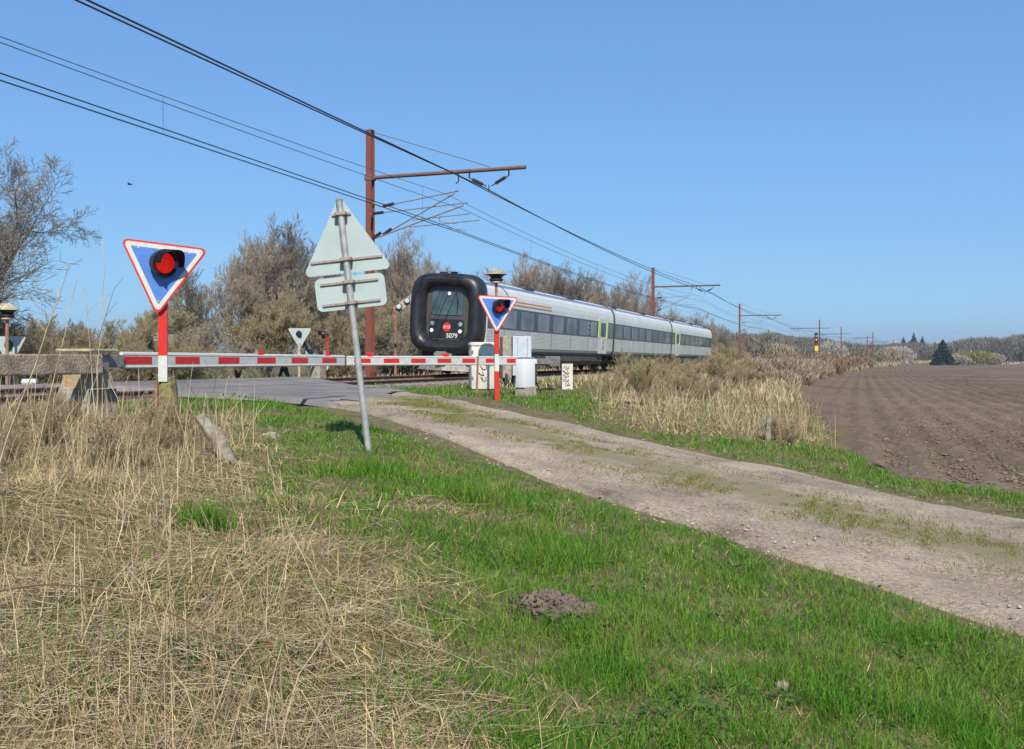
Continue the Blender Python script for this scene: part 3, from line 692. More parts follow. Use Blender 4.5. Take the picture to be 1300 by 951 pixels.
# left, near
piv, tipp = (-5.3, 12.3), (-3.3, 19.0)
Lg = math.dist(piv, tipp)
bz = G(-5.4,12.3)
t, hz, Lg = barrier(piv, tipp, EYE+.005, bz, 'near left half of the red and white barrier, with stained concrete pedestal', [Lg*.56, Lg*.9], [Lg*(1-q) for q in (.0746,.2326,.385,.544,.705,.866)], 1.12, 1.7, 0, s0=.5)
m = MB(); m.box((0,.22,hz-.01),(.12,.55,.165),bev=.008)
for q in (.05,.2,.33,.45): m.tube([(-.07,q,hz+.03),(-.07,q,hz+.05)],.01,6)
m.build('arm_bracket', M['oldgrey'], t)
m = MB(); m.mi = 0; m.box((0,-.12,hz*.27-.12),(.5,.58,hz*.58+.24),taper=.88,tapery=.9,bev=.02)
m.mi = 1; m.box((0,-.12,hz*.72-.04),(.43,.5,hz*.3),taper=.84,tapery=.85,bev=.015)
m.mi = 2; m.box((.0,-.12,hz*.42),(.47,.54,hz*.24),taper=.95,tapery=.95,bev=.01)
pd = m.build('pedestal', [M['concrete'], M['lichen'], M['bitumen']], t)
m = MB(); m.box((0,-.12,hz*.93),(.16,.2,.22),bev=.01); m.box((.17,-.12,hz*.93),(.04,.3,.2)); m.box((-.17,-.12,hz*.93),(.04,.3,.2)); m.build('pivot_housing', M['oldgrey'], t)
m = MB(); m.box((0,-.12,hz+.125),(.5,.56,.035),bev=.015); m.build('pedestal_cap', M['cap'], t)
m = MB()
for s in (-1,1): m.box((s*.24,-1.35,hz-.05),(.12,2.3,.24),bev=.02)
m.box((0,-2.2,hz-.07),(.36,.6,.28),bev=.02); m.build('counterweight_beam', M['beam'], t)
# right
piv, tipp = (.36, 28.0), (-3.9, 22.9)
bz = G(.36,28)
Lr = math.dist(piv, tipp); per = 1.0
t, hz, Lr = barrier(piv, tipp, EYE+.0, bz, 'right half of the red and white barrier, with white drive box', [Lr-.7, Lr-3.35], [.95*(.0)+q for q in (.72,1.67,2.6,3.55,4.5,5.45,6.35)], 1.0, 1.5, 1, h0=.2, h1=.17, s0=.05)
M_w = Matrix.Rotation(0, 3, 'Z')
m = MB(); m.box((0,.0,hz-.02),(.16,.7,.24),bev=.01); m.build('arm_bracket', M['oldgrey'], t)
m = MB(); m.box((0,-.75,hz-.02),(.1,1.3,.17),bev=.01); m.box((0,-1.35,hz-.02),(.3,.35,.3),bev=.015)
m.build('counterweight_beam', M['oldgrey'], t)
m = MB(); m.box((-.3,.28,hz-.36),(.34,.6,.82),bev=.05); db = m.build('drive_box', M['cleanwhite'], t, smooth=True)
m = MB(); m.box((-.28,.28,(hz-.77)/2-.1),(.4,.56,hz-.77+.2),taper=.9,bev=.02); m.build('concrete_base', M['concrete'], t)
m = MB(); m.box((-.49,.08,hz-.38),(.03,.05,.6)); m.tube([(-.5,.08,hz-.6),(-.56,-.08,0.0)],.02,6); m.build('lock_rod', M['black'], db)
# far side
t, hz, Lf = barrier((-7.4,37.0), (-9.6,30.6), EYE-.06, .95, 'far barrier beyond the crossing, its grey pedestal just left of the leaning sign pole', [], [1.1,2.2,3.3,4.4,5.5], 1.0, 1.5, 2, h0=.16, h1=.14, s0=.3)
m = MB(); m.box((0,0,hz/2-.3),(.5,.56,hz+.4),taper=.78,bev=.03); m.build('pedestal', M['concrete'], t)
m = MB(); m.box((0,-.9,hz),(.2,1.7,.16),bev=.02); m.build('counterweight_beam', M['beam'], t)

# ================================================================= CABINETS, BELLS, POSTS
def face(px, pz): return -math.atan2(px, pz)
# rounded white cabinet with graffiti
x0, z0 = -38.5/1230*29.5, 29.5; bz = G(x0, z0)
t = empty('equipment_cabinet', (x0, z0, bz), R(12)); tag(t, 'dirty white rounded cabinet with black graffiti, left of the smaller triangle sign post', 'cabinet')
hc = EYE+23/1230*z0-bz
m = MB(); m.box((0,0,(hc-.06)/2),(.74,.55,hc-.06),bev=.09); m.build('cabinet_body', M['cabinet'], t, smooth=True)
m = MB(); m.loft([[(x_,y_,hc-.09) for x_, y_ in rr(-.39,.39,-.3,.3,.12)], [(x_,y_,hc-.03) for x_, y_ in rr(-.39,.39,-.3,.3,.12)], [(x_,y_,hc+.01) for x_, y_ in rr(-.33,.33,-.24,.24,.12)]]); m.build('lid', M['cabinet'], t, smooth=True)
m = MB(); m.box((.3,-.285,hc*.55),(.03,.02,.12),bev=.004); m.build('lock_handle', M['oldgrey'], t)
for q in (.25,.8):
    m = MB(); m.box((-.33,-.28,hc*q),(.05,.02,.09),bev=.004); m.build('hinge', M['rust'], t)
scribble(t, (-.02, hc*.45), .28, hc*.6, 5, -.282, .009)
# grey cabinet on legs
x0, z0 = 4.5/1230*31.5, 31.5; bz = G(x0, z0)
t = empty('equipment_cabinet', (x0, z0, bz), R(14)); tag(t, 'tall pale grey metal cabinet on dark legs, right behind the smaller triangle sign', 'cabinet')
hc = EYE+31/1230*z0-bz
m = MB(); m.box((.16,0,.38+(hc-.38)/2),(.62,.5,hc-.38),bev=.02); m.build('cabinet_body', M['palegrey'], t)
m = MB(); m.box((.0,-.256,.38+(hc-.38)/2),(.012,.01,hc-.46)); m.box((.33,-.256,.38+(hc-.38)/2),(.012,.01,hc-.46)); m.tube([(.2,-.26,hc*.6),(.2,-.3,hc*.6),(.2,-.3,hc*.5)],.012,6); m.build('door_seam', M['oldgrey'], t)
m = MB(); m.box((-.32,.05,.3+(hc-.3)/2),(.3,.45,hc-.3),bev=.03); m.build('side_housing', M['concrete'], t)
m = MB()
for q in (-.35,-.05,.2,.42): m.box((q,0,.2),(.1,.35,.5))
m.build('leg', M['bitumen'], t)
# bells
def bell(x_, z_, ytop, wcap, lab, rustp=True):
    b = G(x_, z_); t = empty('crossing_bell', (x_, z_, b)); tag(t, lab, 'warning bell', 'mushroom-capped warning bells')
    h = EYE+(458-ytop)/1230*z_-b; r = wcap/2
    m = MB(); m.tube([(0,0,-.1),(0,0,h-.4)], .04, 10); m.build('pole', M['rust'], t, smooth=True)
    m = MB(); m.lathe([(r,h-.17),(r*.98,h-.15),(r*.75,h-.09),(r*.45,h-.02),(r*.25,h),(.01,h)], n=28); m.build('bell_cap', M['cap'] if rustp else M['concrete'], t, smooth=True)
    m = MB(); m.lathe([(r*.5,h-.36),(r*.62,h-.33),(r*.6,h-.28),(r*.45,h-.27),(r*.72,h-.19),(r*.8,h-.165)], n=24); m.build('bell_body', M['black'], t, smooth=True)
    m = MB(); m.lathe([(.05,h-.42),(r*.5,h-.4),(r*.5,h-.36)], n=20); m.build('bell_base', M['stalk'], t, smooth=True)
bell(-20/1230*27, 27, 341, .62, 'mushroom-capped warning bell on a pole above the smaller triangle sign', False)
bell(-641/1230*24, 24, 385, .55, 'mushroom-capped warning bell at the left edge, behind dry stems')
# graffiti marker
x0, z0 = 70/1230*30, 30; bz = G(x0, z0)
t = empty('marker_slab', (x0, z0, bz), R(8)); tag(t, 'narrow white upright slab with black graffiti, standing alone in grass beside the train', 'marker post')
hm = EYE-4/1230*z0-bz
m = MB(); m.box((0,0,hm/2-.1),(.34,.1,hm+.2),bev=.01); m.build('slab', M['cabinet'], t)
m = MB(); m.box((0,0,hm+.01),(.35,.11,.02)); m.build('slab_top', M['rust'], t)
scribble(t, (0, hm*.5), .26, hm*.8, 9, -.058, .007)
# thin rusty rod
m = MB(); b = G(-.87,24.5); m.tube([(-.9,24.5,b-.1),(-.86,24.5,EYE+.12)], .03, 6); tag(m.build('rusty_rod', M['rust']), 'thin rusty upright rod in front of the graffitied white cabinet', 'metal rod')
# rusty signal pole with angled twin lamps left of the train nose
x0, z0 = -148/1230*42, 42.
t = empty('lamp_pole', (x0, z0, .7)); tag(t, 'rusty pole with slanting arm and two round lamps, left of the train nose', 'signal lamp')
m = MB(); m.tube([(0,0,-.1),(0,0,3.15)], .06, 8); m.build('pole', M['rust'], t, smooth=True)
m = MB(); m.box((.42,0,3.4),(1.1,.08,.3),Matrix.Rotation(R(-38),3,'Y'),bev=.01); ar = m.build('slanting_arm', mat('peeling_white_paint', (.55,.5,.44), .8, col2=(.25,.12,.07), scale=14), t)
m = MB(); m.box((.02,0,3.0),(.16,.1,.5),Matrix.Rotation(R(0),3,'Y')); m.build('arm_gusset', M['rust'], ar)
for q in (.16, .52):
    m = MB(); m.tube([(q,-.04,3.13+q*.72),(q,-.14,3.13+q*.72)], .13, 16); l = m.build('lamp', M['black'], ar)
    m = MB(); m.tube([(q,-.14,3.13+q*.72),(q,-.155,3.13+q*.72)], .1, 16); m.build('lamp_glass', M['palegrey'], l)
# blue marker post and notice board beyond the crossing
x0, z0 = -376/1230*40, 40.
t = empty('marker_post', (x0, z0, .65)); tag(t, 'slim white post with small blue plate on top, before the hedge beyond the crossing', 'marker post')
m = MB(); m.tube([(0,0,-.1),(0,0,2.0)], .035, 8); m.build('post', M['white'], t)
m = MB(); m.box((0,-.04,2.05),(.2,.03,.2),bev=.005); m.build('plate', M['blue'], t)
x0, z0 = -443/1230*36, 36.
t = empty('notice_board', (x0, z0, .65)); tag(t, 'small louvred white and grey notice board behind the larger triangle sign post', 'notice board')
m = MB(); m.tube([(0,0,-.1),(0,0,1.85)], .035, 8); m.build('post', M['galv'], t)
m = MB(); m.box((-.18,-.05,1.68),(.36,.03,.62)); m.mi = 1; m.box((.28,-.05,1.68),(.3,.03,.5))
for q in range(5): m.box((-.18,-.07,1.45+q*.11),(.34,.01,.03))
m.build('board', [M['white'], M['oldgrey']], t)
x0, z0 = -612/1230*24, 24.
t = empty('trackside_box', (x0, z0, .72), R(15)); tag(t, 'small ochre concrete box with pale blue lid beyond the rails at far left', 'trackside box')
m = MB(); m.box((0,0,.12),(.36,.36,.44),taper=.9,bev=.02); m.build('box_body', M['lichen'], t)
m = MB(); m.box((0,0,.38),(.34,.34,.1),taper=.9,bev=.02); m.build('lid', M['palegrey'], t)
# colour light signal far down the line
x0, z0 = 386/1230*195, 195.
t = empty('railway_signal', (x0, z0, .6)); tag(t, 'tall colour light railway signal with yellow plate, left of a distant mast', 'railway signal')
hs_ = EYE+33/1230*z0-.6
m = MB(); m.tube([(0,.2,0),(0,.2,hs_-.3)], .08, 8); m.build('post', M['galv'], t)
m = MB(); m.box((0,0,hs_-.9),(.65,.2,2.6),bev=.1); hd = m.build('signal_head', M['black'], t)
for q, k_ in ((.3,'orange'),(1.0,'palegrey'),(1.9,'red')):
    m = MB(); m.tube([(0,-.1,hs_-q),(0,-.16,hs_-q)], .17, 12); m.build('signal_lens', M[k_], hd)
m = MB(); m.box((.05,-.05,hs_-2.75),(.62,.05,1.0)); m.build('yellow_plate', M['yellow'], t)
t = empty('relay_box', (tp(200,5.5)[0], tp(200,5.5)[1], .6)); tag(t, 'low pale relay box beside the distant colour light signal', 'relay box')
m = MB(); m.box((0,0,1.2),(1.6,.8,.8),bev=.05); m.build('box_body', M['cabinet'], t)
m = MB(); m.box((0,0,1.66),(1.8,1.0,.12),bev=.03); m.build('box_roof', M['palegrey'], t)
# old wooden posts, stone, molehill
def rotten_post(x_, z_, h, r, lean, lab, mt, side=0):
    b = G(x_, z_); t = MB(); pts = [(0,0,-.1),(lean*.4*h,side*.4*h,.45*h),(lean*h,side*h,h)]
    t.tube(pts, [r,r*.95,r*.75], 9); bmesh.ops.subdivide_edges(t.b, edges=t.b.edges[:], cuts=2)
    for v in t.b.verts: v.co += Vector((random.uniform(-1,1),random.uniform(-1,1),random.uniform(-1,1)))*r*.12
    o = t.build('rotten_post', mt, None, smooth=True); o.location = (x_, z_, b); return tag(o, lab, 'wooden post')
rotten_post(6.2,16.6,.4,.085,-.15,'short rotten wooden stump at the near corner of the ploughed field', M['oldwood'])
rotten_post(4.3,16.3,.42,.05,.05,'thin grey stump in dry weeds, left of the field corner', M['oldwood'])
rotten_post(-2.6,9.0,.42,.075,-.75,'broken grey post slanting left out of dry grass, right of the mossy post', M['oldwood'], .1)
def lump(name, x_, z_, sx_, sy_, sz_, mt, lab, cat, seed=1):
    bm = bmesh.new(); bmesh.ops.create_icosphere(bm, subdivisions=4, radius=1); b = G(x_, z_)
    for v in bm.verts:
        f = 1+.35*(float(vn(v.co.x*1.5+5, v.co.y*1.5+v.co.z, .5, seed))-.5)+.3*(float(vn(v.co.x*1.5, v.co.y*1.5+v.co.z*2, .16, seed+1))-.5)
        v.co = Vector((v.co.x*sx_*f, v.co.y*sy_*f, v.co.z*sz_*f))
    me = bpy.data.meshes.new(name); bm.to_mesh(me); bm.free(); me.materials.append(mt)
    me.polygons.foreach_set('use_smooth', np.ones(len(me.polygons), bool))
    o = link(bpy.data.objects.new(name, me)); o.location = (x_, z_, b); return tag(o, lab, cat)
lump('molehill', .21, 5.15, .18, .16, .09, M['mole'], 'grey-brown molehill of loose earth in the green grass near the camera', 'molehill', 3)
lump('molehill', .47, 5.22, .2, .1, .035, M['mole'], 'low flat spill of earth just right of the molehill', 'molehill', 5)
lump('stone', -2.67, 10.76, .11, .08, .06, M['concrete'], 'pale flat stone in the grass left of the leaning sign pole', 'stone', 8)
lump('stone', 1.2, 4.3, .035, .03, .03, M['pebble'], 'small pale stone in green grass at the bottom, right of the molehill', 'stone', 9)
n_ = 1500; x = rng.normal(.24, .11, n_); z = rng.normal(5.12, .09, n_); x[900:] = rng.normal(.45,.13,600); rr_ = np.exp(-((x-.21)/.19)**2-((z-5.15)/.17)**2)
h = gh(x, z)+.1*rr_+.01; V = []; base = np.array([(1,0,0),(0,1,0),(-1,0,0),(0,-1,0),(0,0,.8),(0,0,-.5)], float); V = base[None]*rng.uniform(.5,1.4,(n_,6,1))*(rng.gamma(2,.0042,n_)+.003)[:,None,None]+np.stack([x, z, h], 1)[:,None]
F = np.array([(0,1,4),(1,2,4),(2,3,4),(3,0,4),(1,0,5),(2,1,5),(3,2,5),(0,3,5)])
tag(npmesh('molehill_crumbs', V.reshape(-1,3), (F[None]+np.arange(n_)[:,None,None]*6).reshape(-1,3), M['mole']), 'loose crumbs of earth over the molehill and its spill', 'earth', kind='stuff')
# bird
t = empty('bird', (-485/1230*60, 60, EYE+224/1230*60), R(80)); tag(t, 'small black bird flying in the clear sky at left', 'bird')
m = MB(); m.lathe([(.005,-.16),(.035,-.1),(.05,0),(.04,.1),(.028,.14),(.005,.18)], n=10, axis='y'); m.build('body', M['black'], t, smooth=True)
for s in (-1, 1):
    m = MB(); m.loft([[(s*.03,.06,.01),(s*.03,-.06,.01),(s*.03,-.06,.02),(s*.03,.06,.02)],[(s*.2,.08,.07),(s*.2,-.03,.07),(s*.2,-.03,.078),(s*.2,.08,.078)],[(s*.34,0,.05),(s*.34,-.05,.05),(s*.34,-.05,.055),(s*.34,0,.055)]]); m.build('wing', M['black'], t)

# ================================================================= TREES
def segs_mesh(name, S, mt, parent, nside=3, leaves=None, lm=None, lsize=.03):
    S = np.array(S, float); P0, P1, r0, r1 = S[:, :3], S[:, 3:6], S[:, 6], S[:, 7]
    d = P1-P0; d /= np.linalg.norm(d, axis=1)[:, None]+1e-9
    ref = np.where(np.abs(d[:, 2:3]) > .9, [[1,0,0]], [[0,0,1]]); a = np.cross(d, ref); a /= np.linalg.norm(a, axis=1)[:, None]; b = np.cross(d, a)
    V = np.empty((len(S), 2*nside, 3))
    for k in range(nside):
        t = 2*math.pi*k/nside; o = a*math.cos(t)+b*math.sin(t); V[:, k] = P0+o*r0[:, None]; V[:, nside+k] = P1+o*r1[:, None]
    base = np.arange(len(S))[:, None]*2*nside; Q = []
    for k in range(nside): Q.append(base+np.array([[k, (k+1)%nside, nside+(k+1)%nside, nside+k]]))
    Q = np.concatenate(Q, 0); V = V.reshape(-1, 3); mi = np.zeros(len(Q), int); mats = [mt]
    if leaves is not None and len(leaves):
        Lp = np.array(leaves); n = len(Lp); u = rng.normal(size=(n, 3)); u /= np.linalg.norm(u, axis=1)[:, None]; v = np.cross(u, rng.normal(size=(n, 3))); v /= np.linalg.norm(v, axis=1)[:, None]
        s = (lsize*rng.uniform(.6,1.4,n))[:, None]; W = np.stack([Lp-u*s, Lp+v*s*.5, Lp+u*s, Lp-v*s*.5], 1).reshape(-1, 3)
        Q2 = np.arange(4*n).reshape(n, 4)+len(V); V = np.concatenate([V, W]); Q = np.concatenate([Q, Q2]); mi = np.r_[mi, np.ones(n, int)]; mats.append(lm)
    return npmesh(name, V, Q, mats, parent, mi=mi)
def grow(h, seed, stems=1, spread=.5, dens=1., twig=.007, levels=4, r0=None, upright=.3, clear=.15):
    """returns trunk segments, twig segments, twig tips"""
    r = random.Random(seed); T, W, tips = [], [], []
    def branch(p, d, L_, rad, lv):
        n = 6 if lv == 0 else (4 if lv < 3 else 3); st = L_/n
        for i in range(n):
            wob = .12 if lv == 0 else .22
            d = (d+Vector((r.gauss(0,wob), r.gauss(0,wob), r.gauss(0,wob)+upright*.25*(lv > 0)))).normalized()
            q = p+d*st; ra = rad*(1-.75*i/n); rb = rad*(1-.75*(i+1)/n)
            seg = (*p, *q, max(ra, twig), max(rb, twig*.8)); (T if lv <= 1 else W).append(seg)
            if lv >= levels-1: tips.append(tuple(q))
            if lv < levels and not (lv == 0 and i/n < clear):
                nb = {0: 2, 1: 2, 2: 2, 3: 2, 4: 1}[lv]; nb = nb+(1 if r.random() < dens-1 else 0)
                for _ in range(nb):
                    if r.random() > .92: continue
                    az_ = r.uniform(0, 2*math.pi); ax = d.orthogonal().normalized(); ax.rotate(Matrix.Rotation(az_, 3, d)); an = r.uniform(.45,.95)
                    nd = (d*math.cos(an)+ax*math.sin(an)).normalized(); nd.z = nd.z+upright*.5; nd.normalize()
                    branch(q, nd, L_*r.uniform(.42,.62)*(1-.35*i/n), max(rb*.6, twig), lv+1)
            p = q
    for s in range(stems):
        a = r.uniform(0, 2*math.pi); sp = spread*(.15+r.random()) if stems > 1 else 0
        branch(Vector((math.cos(a)*.02*(stems > 1), math.sin(a)*.02*(stems > 1), -.1)), Vector((math.cos(a)*sp, math.sin(a)*sp, 1)).normalized(), h*r.uniform(.62,.85) if stems > 1 else h*.8, r0 or h*.012, 0)
    return T, W, tips
def make_tree(name, h, seed, mt, leaf=None, lsize=.03, lfrac=.3, **kw):
    T, W, tips = grow(h, seed, **kw); t = bpy.data.objects.new(name, None)
    sc.collection.objects.link(t)
    segs_mesh('trunk', T, M['bark'], t, 5)
    tips = [q for q in tips if random.random() < lfrac] if leaf else None
    if tips: tips = [tuple(c+random.gauss(0,.05) for c in q) for q in tips for _ in range(2)]
    segs_mesh('crown', W, mt, t, 3, tips, leaf, lsize)
    return t
protos = {
 'tall':  [make_tree('bare_tree', 7, s, M['twig_brown'], None, stems=2, spread=.45, dens=1.0, twig=.008, upright=.55, r0=.1) for s in (11,12,13,14)]+[make_tree('bare_tree', 7, s, M['twig_dark'], None, stems=3, spread=.5, dens=1.0, twig=.008, upright=.5, r0=.09) for s in (15,16)],
 'olive': [make_tree('thicket_tree', 4.2, s, M['twig_olive'], M['bud'], .018, .08, stems=6, spread=.7, dens=1.15, twig=.0075, upright=.45, clear=0, r0=.035) for s in (21,22,23)],
 'grey':  [make_tree('thicket_tree', 3.6, s, M['twig_grey'], None, stems=4, spread=.8, dens=1.2, twig=.006, upright=.25, clear=0, r0=.03) for s in (31,32)],
}
used = set()
def put(kind, x_, z_, s, lab, group, cat='tree', seed=None, sz=None):
    L_ = protos[kind]; i = (seed if seed is not None else random.randrange(99)) % len(L_); p = L_[i]
    o = p if id(p) not in used else dup(p); used.add(id(p))
    o.location = (x_, z_, G(x_, z_)-.05); o.rotation_euler = (0,0,random.uniform(0,6.28)); o.scale = (s, s, sz or s)
    return tag(o, lab, cat, group)
def lm(px):
    for a, nm in ((-15,'outside the left edge'),(100,'at far left beyond rails'),(205,'left of large triangle sign'),(262,'right of large triangle sign'),(330,'behind slim blue-plated post'),(395,'behind far triangle sign'),(465,'behind leaning sign'),(520,'left of train nose'),(600,'behind train nose'),(690,'behind front coach'),(790,'behind middle coach'),(880,'behind rear coach'),(960,'past train tail'),(2000,'along distant line')):
        if px < a: return nm
def htop(px, z_):
    y = float(np.interp(px, [-250,0,60,130,200,250,275,330,385,420,500,560,600,700,800,900,960], [380,392,384,396,392,372,325,303,318,350,330,320,328,352,372,418,440]))
    return ((458-y)/1230*z_+EYE-.6)*.86
def hprof(zc, d):
    return float(np.interp(zc, [12,26,33,37,44,49,56,75,105,150,200], [3.0,3.0,3.2,5.6,5.2,6.0,7.6,8.6,8.8,8,8]))
zc = 10.
while zc < 190:
    for ri, d in enumerate((-8.3, -10.8, -14)):
        x_, z_ = tp(zc+random.uniform(-.8,.8), d+random.uniform(-.8,.8)); px = 650+1230*x_/z_
        if px < -250 or (ri == 0 and 345 < px < 400 and z_ < 44) or (ri == 2 and random.random() < .4): continue
        if ri == 0 and z_ < 30 and px < 40 and random.random() < .5: continue
        H_ = hprof(z_, d) if ri == 0 else htop(px, z_)*1.08
        if ri == 0: H_ = min(H_, htop(px, z_)*1.2)
        if ri == 0:
            kind = 'olive' if random.random() < .72 else 'grey'; hk = 3.6 if kind == 'olive' else 3.4
            s = min(H_*.54, 3.5)*random.uniform(.85,1.15)/hk
        elif ri == 1:
            kind = 'tall' if (px > 255 or random.random() < .15) else 'olive'; s = H_*random.uniform(.8,1.08)/(6.6 if kind == 'tall' else 3.8)
        else:
            kind = 'tall' if px > 255 else 'grey'; s = H_*random.uniform(.75,1.0)/(6.6 if kind == 'tall' else 3.8)
        adj = {'olive': 'low olive thicket bush', 'grey': 'twiggy grey-brown bush', 'tall': 'tall bare brown tree'}[kind]
        put(kind, x_, z_, s, f'{adj}|, hedge {"front" if ri == 0 else "back"}, {lm(px)}', f'{kind} growth of the hedgerow {lm(px)}, {"front" if ri == 0 else "back"}', 'tree' if kind == 'tall' else 'bush')
    zc += 2.0 if zc < 60 else (3.0 if zc < 110 else 4.5)
# big bare tree at the left edge
T, W, tips = grow(9.6, 79, stems=3, spread=.6, dens=1.3, twig=.0065, levels=4, upright=.12, r0=.16, clear=.15)
t = empty('bare_tree', (-16.6, 28.5, .5)); tag(t, 'large bare tree with spreading dark branches reaching in at the left edge', 'tree')
segs_mesh('trunk', T, M['bark'], t, 6); segs_mesh('crown', W, M['twig_dark'], t, 3)
t.scale = (1.0,1.0,.93)

# far wood (one mass) and individual far trees
def crowns(name, C, mt, per, kind='stuff', asp=2.2):
    Vs = []
    for (x_, z_, b, h, wd) in C:
        n = per; u = rng.normal(size=(n, 3)); u /= np.linalg.norm(u, axis=1)[:, None]; u *= rng.uniform(.3,1,n)[:, None]**.4
        c = np.array([x_, z_, b+h*.52])+u*np.array([wd/2, wd/2, h*.5]); s = rng.uniform(.25,.75,n)*wd*.13*min(1, (250/n)**.33)
        a = rng.normal(size=(n, 3))*.5+u*.6; a[:, 2] = np.abs(a[:, 2])+.8; a /= np.linalg.norm(a, axis=1)[:, None]; bb = np.cross(a, rng.normal(size=(n, 3))); bb /= np.linalg.norm(bb, axis=1)[:, None]
        Vs.append(np.stack([c-a*s[:,None]*asp, c+bb*s[:,None]*.28, c+a*s[:,None]*asp, c-bb*s[:,None]*.28], 1).reshape(-1, 3))
    V = np.concatenate(Vs); return npmesh(name, V, np.arange(len(V)).reshape(-1, 4), mt)
def woodtop(px, z_):
    y = float(np.interp(px, [860,905,960,1040,1075,1120,1180,1230,1300,1500], [432,428,426,428,437,440,436,432,425,420]))+6*(float(vn(px, 0., 22., 91))-.5)+random.uniform(-1,5)
    return (458-y)/1230*z_+EYE
C = []
for i in range(900):
    px = random.uniform(860, 1600); z_ = random.uniform(425, 520); x_ = (px-650)/1230*z_; b = G(x_, z_)-.3; C.append((x_, z_, b, woodtop(px, z_)-b, random.uniform(5,9)))
for i in range(420):
    px = random.uniform(860, 1500); z_ = random.uniform(560, 700); x_ = (px-650)/1230*z_; b = G(x_, z_); C.append((x_, z_, b, woodtop(px, z_)-b, random.uniform(9,13)))
for i in range(200):                                  # scrub strip between line and field, far part
    zc = random.uniform(190, 420); x_, z_ = tp(zc, random.uniform(-22,-8)); C.append((x_, z_, .5, random.uniform(4,8), random.uniform(4,7)))
tag(crowns('far_wood', C, M['farwood'], 380), 'brown leafless wood along the horizon beyond the field', 'wood', kind='stuff')
def fartree(name, px, ytop, z_, wd, mt, lab, per=2600, asp=1.6, cat='tree', ybase=463):
    x_ = (px-650)/1230*z_; h = (458-ytop)/1230*z_+EYE; t = empty(name, (x_, z_, 0)); tag(t, lab, cat)
    m = MB(); m.tube([(0,0,-.3),(.05*h*.2,0,h*.3),(0,0,h*.75)], [h*.03,h*.022,h*.008], 7); m.build('trunk', M['bark'], t)
    o = crowns('crown', [(0,0,h*.02,h*.98,wd)], mt, per, asp=asp); o.parent = t; return t
fartree('blossom_tree', 1056, 433, 262, 9, M['blossom'], 'white blossoming tree behind the first distant masts', asp=1.1, cat='tree')
fartree('blossom_tree', 1141, 440, 345, 12, M['blossom'], 'wide white blossoming bush right of the last masts', asp=1.1)
fartree('willow_bush', 1128, 441, 338, 9, M['twig_olive'], 'olive-grey rounded tree left of the wide blossoming bush')
fartree('willow_bush', 1233, 446, 350, 16, M['bud'], 'yellow-green budding bush right of the dark spruce', asp=1.2)
fartree('brown_bush', 1216, 451, 345, 9, M['twig_grey'], 'grey-brown bush between the dark spruce and the yellow-green bush')
fartree('brown_bush', 1260, 449, 352, 9, M['twig_brown'], 'brown twiggy bush at the far field edge, right of the yellow-green bush')
fartree('thicket_bush', 985, 437, 215, 9, M['twig_olive'], 'olive thicket left of the distant colour light signal')
def conifer(px, ytop, z_, wd, lab, base=0):
    x_ = (px-650)/1230*z_; h = (458-ytop)/1230*z_+EYE-base; t = empty('spruce', (x_, z_, base)); tag(t, lab, 'tree')
    m = MB(); m.tube([(0,0,-.3),(0,0,h)], [h*.02,.03], 7); m.build('trunk', M['bark'], t)
    Vs = []
    for k in range(26):
        f = k/25; zz = h*(.06+.9*f); r_ = wd/2*(1-f)**.8*random.uniform(.75,1.1)+.15
        for j in range(int(14-6*f)):
            a = random.uniform(0,6.28); 
            for q in (.35,.65,1.):
                p = np.array([math.cos(a)*r_*q, math.sin(a)*r_*q, zz-r_*q*.25]); s = r_*.26+.1
                for _ in range(3):
                    v1 = rng.normal(size=3)*s*.8; v2 = rng.normal(size=3)*s*.5; Vs.append([p-v1, p+v2, p+v1, p-v2])
    V = np.array(Vs).reshape(-1, 3); npmesh('crown', V, np.arange(len(V)).reshape(-1, 4), M['needle'], t)
conifer(1197, 430, 335, 7, 'dark green spruce standing at the far edge of the ploughed field')
for px, yt, wd, l in ((1147,427,7,'left of three dark pines above the distant wood'),(1160,421,9,'tallest middle one of three dark pines above the distant wood'),(1171,426,7,'right of three dark pines above the distant wood'),(1211,431,6,'small dark pine top above the wood right of the spruce'),(1264,430,6,'dark pine top above the wood near the right edge')):
    conifer(px, yt, 620, wd, l, 2)
# reddish scrub before the bend
C = []
for i in range(230):
    zc = random.uniform(105, 230); x_, z_ = tp(zc, random.uniform(4.5,12.5)); C.append((x_, z_, .2, random.uniform(1.0,2.3), random.uniform(2,3.6)))
tag(crowns('reddish_scrub', C, M['twig_red'], 520, asp=2), 'low reddish-brown scrub between track and field in the distance', 'scrub', kind='stuff')
C = []
for i in range(210):
    zc = random.uniform(52, 112); x_, z_ = tp(zc, random.uniform(7.5,11.3)); C.append((x_, z_, .2, random.uniform(.7,1.5), random.uniform(1.4,2.4)))
tag(crowns('pinkish_brambles', C, M['twig_pink'], 1500, asp=3), 'pale pinkish-brown bramble scrub beyond the dry weed patch', 'scrub', kind='stuff')

